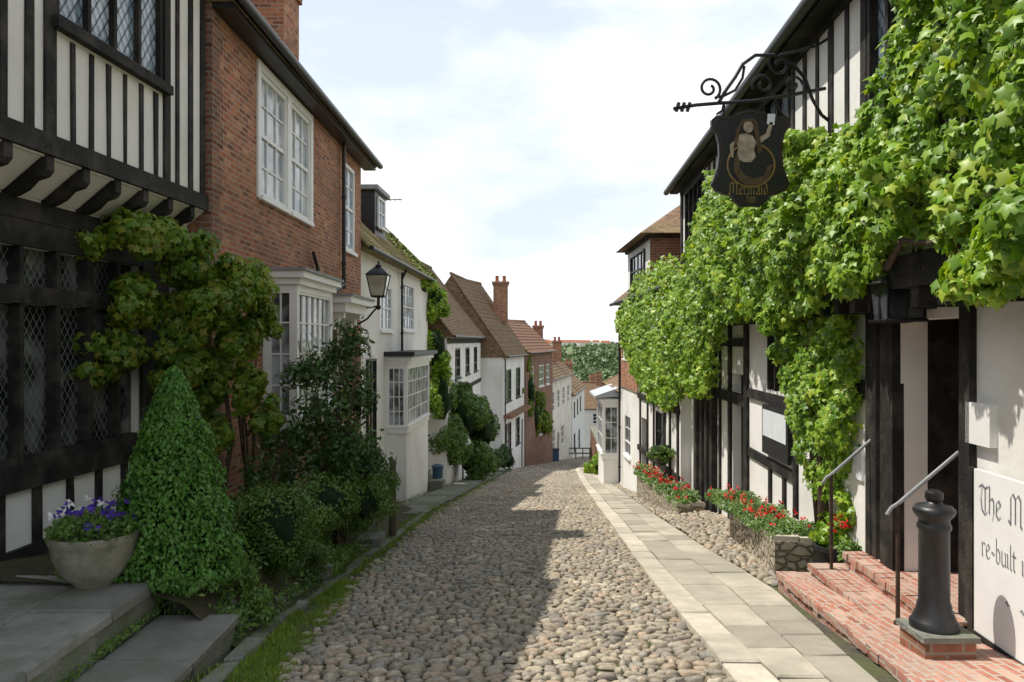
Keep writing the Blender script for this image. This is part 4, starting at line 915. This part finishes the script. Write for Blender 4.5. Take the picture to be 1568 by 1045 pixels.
tb2(arc(2.14,2.74,.13,-60,420,26,.035),.016); tb2([(2.2,Y0,2.64),(2.3,Y0,2.66),(2.42,Y0,2.72),(2.5,Y0,2.85),(2.52,Y0,2.98)],.015)
tb2(arc(2.72,2.78,.12,200,-240,24,.03),.016); tb2(arc(2.9,3.0,.12,160,560,24,.03),.016); tb2(arc(3.05,2.78,.1,0,400,22,.03),.014)
tb2([(2.85,Y0,2.6),(2.9,Y0,2.5),(2.97,Y0,2.42),(2.93,Y0,2.36),(2.87,Y0,2.4)],.013); tb2([(2.3,Y0,2.59),(2.28,Y0,2.5),(2.22,Y0,2.46)],.013)
tb2([(2.9,Y0,3.1),(3.1,Y0,3.15),(3.3,Y0,3.2),(3.46,Y0,3.3)],.014); tb2([(3.44,Y0-.02,2.2),(3.44,Y0-.02,3.35)],.024)
for i,k in enumerate((1.78,1.84,1.9)): tb2([(k,Y0,2.49),(k+.03,Y0,2.585)],.02)
for xx in (2.3,2.86): tb2([(xx,Y0,2.6),(xx,Y0,2.44)],.013)
b.done()
# ------------------------------------------------------------------ planters
def planter(name,pts,zt,zb,th=.18):
    b=B(name); n=len(pts)
    c=(sum(p[0] for p in pts)/n,sum(p[1] for p in pts)/n)
    inn=[(p[0]+(c[0]-p[0])*.22,p[1]+(c[1]-p[1])*.10) for p in pts]
    z=lambda p,zz:zz-.05*(p[1]-pts[0][1])
    V=[(p[0],p[1],zb) for p in pts]+[(p[0],p[1],z(p,zt)) for p in pts]+[(p[0],p[1],z(p,zt)) for p in inn]+[(p[0],p[1],z(p,zt)-.06) for p in inn]
    fs=[]
    for i in range(n):
        j=(i+1)%n; fs+=[(i,j,n+j,n+i),(n+i,n+j,2*n+j,2*n+i),(2*n+i,2*n+j,3*n+j,3*n+i)]
    b.add('wall',V,fs,'rubble')
    for i in range(n):
        j=(i+1)%n; L=math.hypot(pts[j][0]-pts[i][0],pts[j][1]-pts[i][1]); m=max(1,int(L/.22))
        for k in range(m):
            a=k/m; c2=(k+.94)/m
            P4=[tuple(pts[i][q]+(pts[j][q]-pts[i][q])*a for q in (0,1)),tuple(pts[i][q]+(pts[j][q]-pts[i][q])*c2 for q in (0,1)),tuple(inn[i][q]+(inn[j][q]-inn[i][q])*c2 for q in (0,1)),tuple(inn[i][q]+(inn[j][q]-inn[i][q])*a for q in (0,1))]
            P4=[(p[0]+random.uniform(-.02,.02),p[1]+random.uniform(-.02,.02)) for p in P4]
            h=random.uniform(.03,.07); b.hexa('coping',[(p[0],p[1],z(p,zt)-.03) for p in P4]+[(p[0],p[1],z(p,zt)+h) for p in P4],'kerbstone')
    b.add('soil',[V[3*n+i] for i in range(n)],[tuple(range(n))],'soil')
    b.done()
planter('stone_planter',[(3.12,9.3),(3.72,9.2),(3.98,12.6),(3.5,12.6)],-2.38,-3.6)
planter('stone_planter',[(3.52,16.6),(4.1,16.6),(3.92,22.6),(3.6,22.6)],-3.5,-5.2)
def flowers(name,boxes,n,size,fn,fs,pet='petal_red',lm='leaf_mid'):
    e=bpy.data.objects.new(name,None); S.collection.objects.link(e); P=[];R=[];
    for (x0,x1,y0,y1,z,sl,h) in boxes:
        for _ in range(n):
            x=random.uniform(x0,x1);y=random.uniform(y0,y1); hh=h*(.6+.4*math.sin(y*5+x*3))*random.random()**.7
            P.append((x,y,z+sl*(y-y0)+hh))
        for _ in range(fn):
            x=random.uniform(x0-.03,x1);y=random.uniform(y0,y1); zc=z+sl*(y-y0)+h*random.uniform(.55,1.15)
            for k in range(7): R.append((x+random.gauss(0,.022),y+random.gauss(0,.022),zc+random.gauss(0,.018)))
    leaves('leaves',P,np.tile([-.4,-.4,.8],(len(P),1)),size,'oval',lm,e); leaves('petals',R,np.tile([-.4,-.6,.6],(len(R),1)),fs,'oval',pet,e,spread=1)
flowers('geraniums',[(3.1,3.7,9.35,12.6,-2.40,-.05,.24)],5600,.055,50,.045)
flowers('geraniums',[(3.5,4.0,16.6,22.6,-3.55,-.05,.38)],5000,.08,90,.06)
flowers('geraniums',[(3.58,3.95,8.45,8.95,-2.4,0,.42)],900,.07,14,.055)
b=B('black_flower_tub'); b.lathe('tub',(3.62,8.85,-2.72),[(.15,0),(.2,.36),(.22,.37),(.22,.42),(.18,.42),(.17,.36)],'iron_black',18); b.done()
b=B('hanging_planter'); b.lathe('tub',(3.75,19.6,-3.1),[(.1,0),(.28,.2),(.32,.3),(.3,.31)],'iron_black',14); b.done()
bush('planter_shrub',[((3.75,19.5,-2.75),(.4,.6,.3))],350,.09,'tri','leaf_mid',core=.9)
b=B('stone_flower_pot'); b.lathe('bowl',(-3.17,5.95,-1.85),[(.13,0),(.15,.03),(.235,.12),(.285,.24),(.30,.33),(.31,.34),(.315,.40),(.29,.40),(.27,.34),(.02,.34)],'pot_stone',40,.02)
b.done()
e=bpy.data.objects.new('pansies',None); S.collection.objects.link(e)
P=[];R1_=[];R2_=[]
for _ in range(1500):
    a=random.uniform(0,6.28);r=.32*math.sqrt(random.random()); P.append((-3.17+r*math.cos(a),5.95+r*math.sin(a),-1.48+random.random()*.18*(1-(r/.42)**2)+.02))
for _ in range(38):
    a=random.uniform(0,6.28);r=.32*math.sqrt(random.random()); c=(-3.17+r*math.cos(a),5.95+r*math.sin(a),-1.38+random.random()*.18*(1-(r/.5)**2))
    L=R2_ if c[0]<-3.2 and random.random()<.5 else R1_
    for k in range(5): L.append((c[0]+random.gauss(0,.012),c[1]+random.gauss(0,.01),c[2]+random.gauss(0,.012)))
leaves('leaves',P,np.tile([0,-.5,.8],(len(P),1)),.05,'oval','leaf_mid',e); leaves('petals_purple',R1_,np.tile([.2,-1,.4],(len(R1_),1)),.045,'oval','petal_purple',e,spread=.5); leaves('petals_white',R2_,np.tile([.2,-1,.4],(len(R2_),1)),.042,'oval','petal_white',e,spread=.5)
b=B('wooden_post'); b.lathe('post',(-1.98,13.0,-3.35),[(.065,0),(.062,.6),(.058,1.2),(.055,1.36),(.02,1.4)],'timber_brown',9); b.done()
b=B('stone_block'); b.box('block',-2.3,-1.95,11.6,12.1,-3.4,g(11.8)+.2,'stone_grey'); b.done()
# ------------------------------------------------------------------ RIGHT 2
b=B('brick_and_timber_house'); F=FR2
wall(b,F,18.45,28,-6,1.3,[(26.2,27.4,-.6,.8),(20.3,21.6,-3.0,-1.9),(22.8,23.8,-4.9,-2.3),(25.9,27.2,-3.9,-2.5)],'plaster',.3)
b.fbox('walls',F,24.3,26.1,-1.6,1.3,.0,.05,'brick_red'); b.fbox('walls',F,27.5,28.02,-1.6,1.3,.0,.05,'brick_red'); b.fbox('walls',F,26.1,27.5,-1.6,-.62,.0,.05,'brick_red'); b.fbox('walls',F,26.1,27.5,.82,1.3,.0,.05,'brick_red')
window(b,F,26.2,27.4,-.6,.8,2,4,.05,gl='glass_sky'); window(b,F,20.3,21.6,-3.0,-1.9,3,2,.06,mat='iron_black',gl='glass_dark')
window(b,F,25.9,27.2,-3.9,-2.5,2,3,.05,gl='glass_dark')
b.fbox('door',F,22.8,23.8,-5.4,-2.3,-.2,-.14,'timber_black')
for u in (18.6,19.5,20.15,21.65,22.6,23.85): b.fbox('timbers',F,u,u+.14,-5.2,-.9,-.02,.04,T,.012)
for z in (-1.75,-3.35): b.fbox('timbers',F,18.5,24.3,z,z+.16,-.02,.05,T)
b.fbox('walls',F,27.75,27.98,-6,1.3,-6,-.31,'brick_red')
roof(b,F,18.5,28.2,1.32,.3,4.0,3.0,'tile_brown',.14); gutter(b,F,18.5,28.2,1.3,.35,.06); pipe(b,F,27.8,-5,1.2)
b.fbox('tower',F,21.2,25.2,1.2,2.9,-2.2,.2,'plaster'); window(b,lambda u,n,z:F(u,n+.25,z),22,24.4,1.6,2.6,4,2,.04,gl='glass_dark',mat='iron_black')
b.fbox('tower',F,21.15,21.2,1.2,2.9,-2.2,.22,'brick_dark')
b.fbox('tower',F,21.1,25.3,2.78,2.92,-2.2,.28,T)
A=[F(20.8,.55,2.88),F(25.6,.55,2.88),F(25.6,-2.5,2.88),F(20.8,-2.5,2.88),F(22.7,-1,4.0),F(23.9,-1,4.0)]
b.add('tower_roof',A,[(0,1,5,4),(1,2,5),(2,3,4,5),(3,0,4),(0,3,2,1)],'tile_brown')
b.done()
b=B('bay_fronted_shop'); F=facade(3.2,.03,-1)
wall(b,F,28.2,35,-7.5,-1.9,[],'plaster',.3); b.fbox('walls',F,28.2,28.45,-7.5,-1.9,-4,-.31,'plaster'); b.fbox('walls',F,34.75,34.98,-7.5,-1.9,-4,-.31,'plaster')
bay(b,F,29.8,32.4,.66,-4.5,-2.3,5,2,3,gl='glass_bay'); b.fbox('bay_window',F,29.85,32.35,-6.2,-4.51,0,.6,'plaster')
roof(b,F,28.1,35.1,-1.85,.2,-1.0,1.6,'tile_brown',.14)
b.hexa('canopy',[F(29.6,0,-2.1),F(32.6,0,-2.1),F(32.6,.95,-2.16),F(29.6,.95,-2.16),F(29.6,0,-1.75),F(32.6,0,-1.75),F(32.6,.95,-2.08),F(29.6,.95,-2.08)],'lead_pale')
b.done()
b=B('garden_wall'); F=facade(2.9,.05,-1); b.fbox('wall',F,35.2,58,-11,-6.4,-.3,0,'brick_dark'); b.fbox('coping',F,35.2,58,-6.4,-6.3,-.35,.05,'stone_grey'); b.done()
house('lower_cottage',facade(1.3,.11,-1),58.3,80,-8.0,-6.2,2.4,'plaster','tile_brown',[(60,62,-10,-8.8),(65,67,-10.4,-9)],-14.5).done()
b=B('wheelie_bin'); z=g(66); b.box('body',3.4,3.95,66,66.6,z,z+1.0,'bin_blue'); b.box('lid',3.35,4.0,65.95,66.65,z+1.0,z+1.08,'iron_black'); b.done()
b=B('timber_railing'); z=g(78)
for i in range(5): b.box('posts',5.6+i*.7,5.7+i*.7,78,78.1,z,z+1.1,'timber_brown')
for k in (.5,1.0): b.box('rails',5.6,8.5,78.02,78.08,z+k,z+k+.12,'timber_brown')
b.done()
# ------------------------------------------------------------------ distance
P=[];Q=[]
for _ in range(760):
    y=random.choice([random.uniform(170,300),random.uniform(250,480),random.uniform(480,1100)]); x=random.uniform(-.06,.2)*y
    s=random.uniform(4,8)*(1 if y<400 else .5)
    a,b_=blob((x,y,hz(x,y)+s*.4),(s,s,s*.7),200 if y<400 else 60,.4,8); P.append(a);Q.append(b_)
P=np.concatenate(P);Q=np.concatenate(Q)
leaves('distant_trees',P,Q,1.4,'tri','leaf_far',spread=.6)
b=B('distant_houses')
for _ in range(13):
    y=random.uniform(640,900); x=random.uniform(.04,.15)*y; z=hz(x,y)+.5; w=random.uniform(6,10);d=6;h=3
    b.box('walls',x-w/2,x+w/2,y-d/2,y+d/2,z-2,z+h,random.choice(['plaster_cream','plaster']))
    b.add('roofs',[(x-w/2-.3,y-d/2-.4,z+h),(x+w/2+.3,y-d/2-.4,z+h),(x+w/2+.3,y+d/2+.4,z+h),(x-w/2-.3,y+d/2+.4,z+h),(x-w/2,y,z+h+2.2),(x+w/2,y,z+h+2.2)],[(0,1,5,4),(1,2,5),(2,3,4,5),(3,0,4)],'terracotta')
b.done()
b=B('tv_aerial'); ax,ay,az=-5.0,29.3,4.0
b.tube('mast',[(ax,ay,az-1.2),(ax,ay,az+1.3)],.025,'iron_black',5); b.tube('boom',[(ax-.2,ay,az+1.25),(ax+.9,ay,az+1.3)],.018,'iron_black',5)
for i in range(6): b.tube('boom',[(ax-.1+i*.18,ay-.25,az+1.27),(ax-.1+i*.18,ay+.25,az+1.27)],.012,'iron_black',4)
b.done()
# ------------------------------------------------------------------ light, sky, camera
d=Vector((.46,-.08,-.88)).normalized()
s=bpy.data.lights.new('sun','SUN'); s.energy=5.0; s.angle=math.radians(.55); s.color=(1,.94,.84)
so=bpy.data.objects.new('sun',s); so.rotation_euler=d.to_track_quat('-Z','Y').to_euler(); S.collection.objects.link(so)
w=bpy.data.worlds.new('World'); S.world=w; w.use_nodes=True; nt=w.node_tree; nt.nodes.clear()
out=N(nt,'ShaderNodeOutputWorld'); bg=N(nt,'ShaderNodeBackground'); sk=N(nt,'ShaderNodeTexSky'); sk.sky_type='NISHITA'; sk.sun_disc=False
sk.sun_elevation=math.asin(.88); sk.sun_rotation=math.atan2(-.46,.08); sk.air_density=1.0; sk.dust_density=1.5
tc=N(nt,'ShaderNodeTexCoord'); mp=N(nt,'ShaderNodeMapping'); mp.inputs['Scale'].default_value=(1,1,2.4); mp.inputs['Location'].default_value=(.3,.2,.1)
nt.links.new(tc.outputs['Generated'],mp.inputs[0])
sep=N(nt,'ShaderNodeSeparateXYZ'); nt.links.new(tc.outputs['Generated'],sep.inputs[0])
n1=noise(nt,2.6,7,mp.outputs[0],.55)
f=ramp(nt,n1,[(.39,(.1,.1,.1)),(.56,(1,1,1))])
cov=ramp(nt,sep.outputs[2],[(.40,(1,1,1)),(.75,(.35,.35,.35))])  # clouds thinned overhead, out of frame, to deepen shade in the street
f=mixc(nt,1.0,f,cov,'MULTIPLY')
hf=ramp(nt,sep.outputs[2],[(.36,(.8,.8,.8)),(.75,(.3,.3,.3))])  # pale wash kept low; overhead left darker to cut fill light
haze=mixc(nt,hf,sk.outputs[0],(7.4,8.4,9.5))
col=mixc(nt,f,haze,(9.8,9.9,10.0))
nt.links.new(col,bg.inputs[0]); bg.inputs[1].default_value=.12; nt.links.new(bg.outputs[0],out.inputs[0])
c=bpy.data.cameras.new('camera'); c.lens=27.55; c.sensor_width=36; c.clip_end=12000; c.clip_start=.05
co=bpy.data.objects.new('camera',c); co.location=(0,0,0); co.rotation_euler=(math.pi/2,0,0); S.collection.objects.link(co); S.camera=co
S.view_settings.view_transform='Standard'; S.view_settings.look='None'; S.view_settings.exposure=0
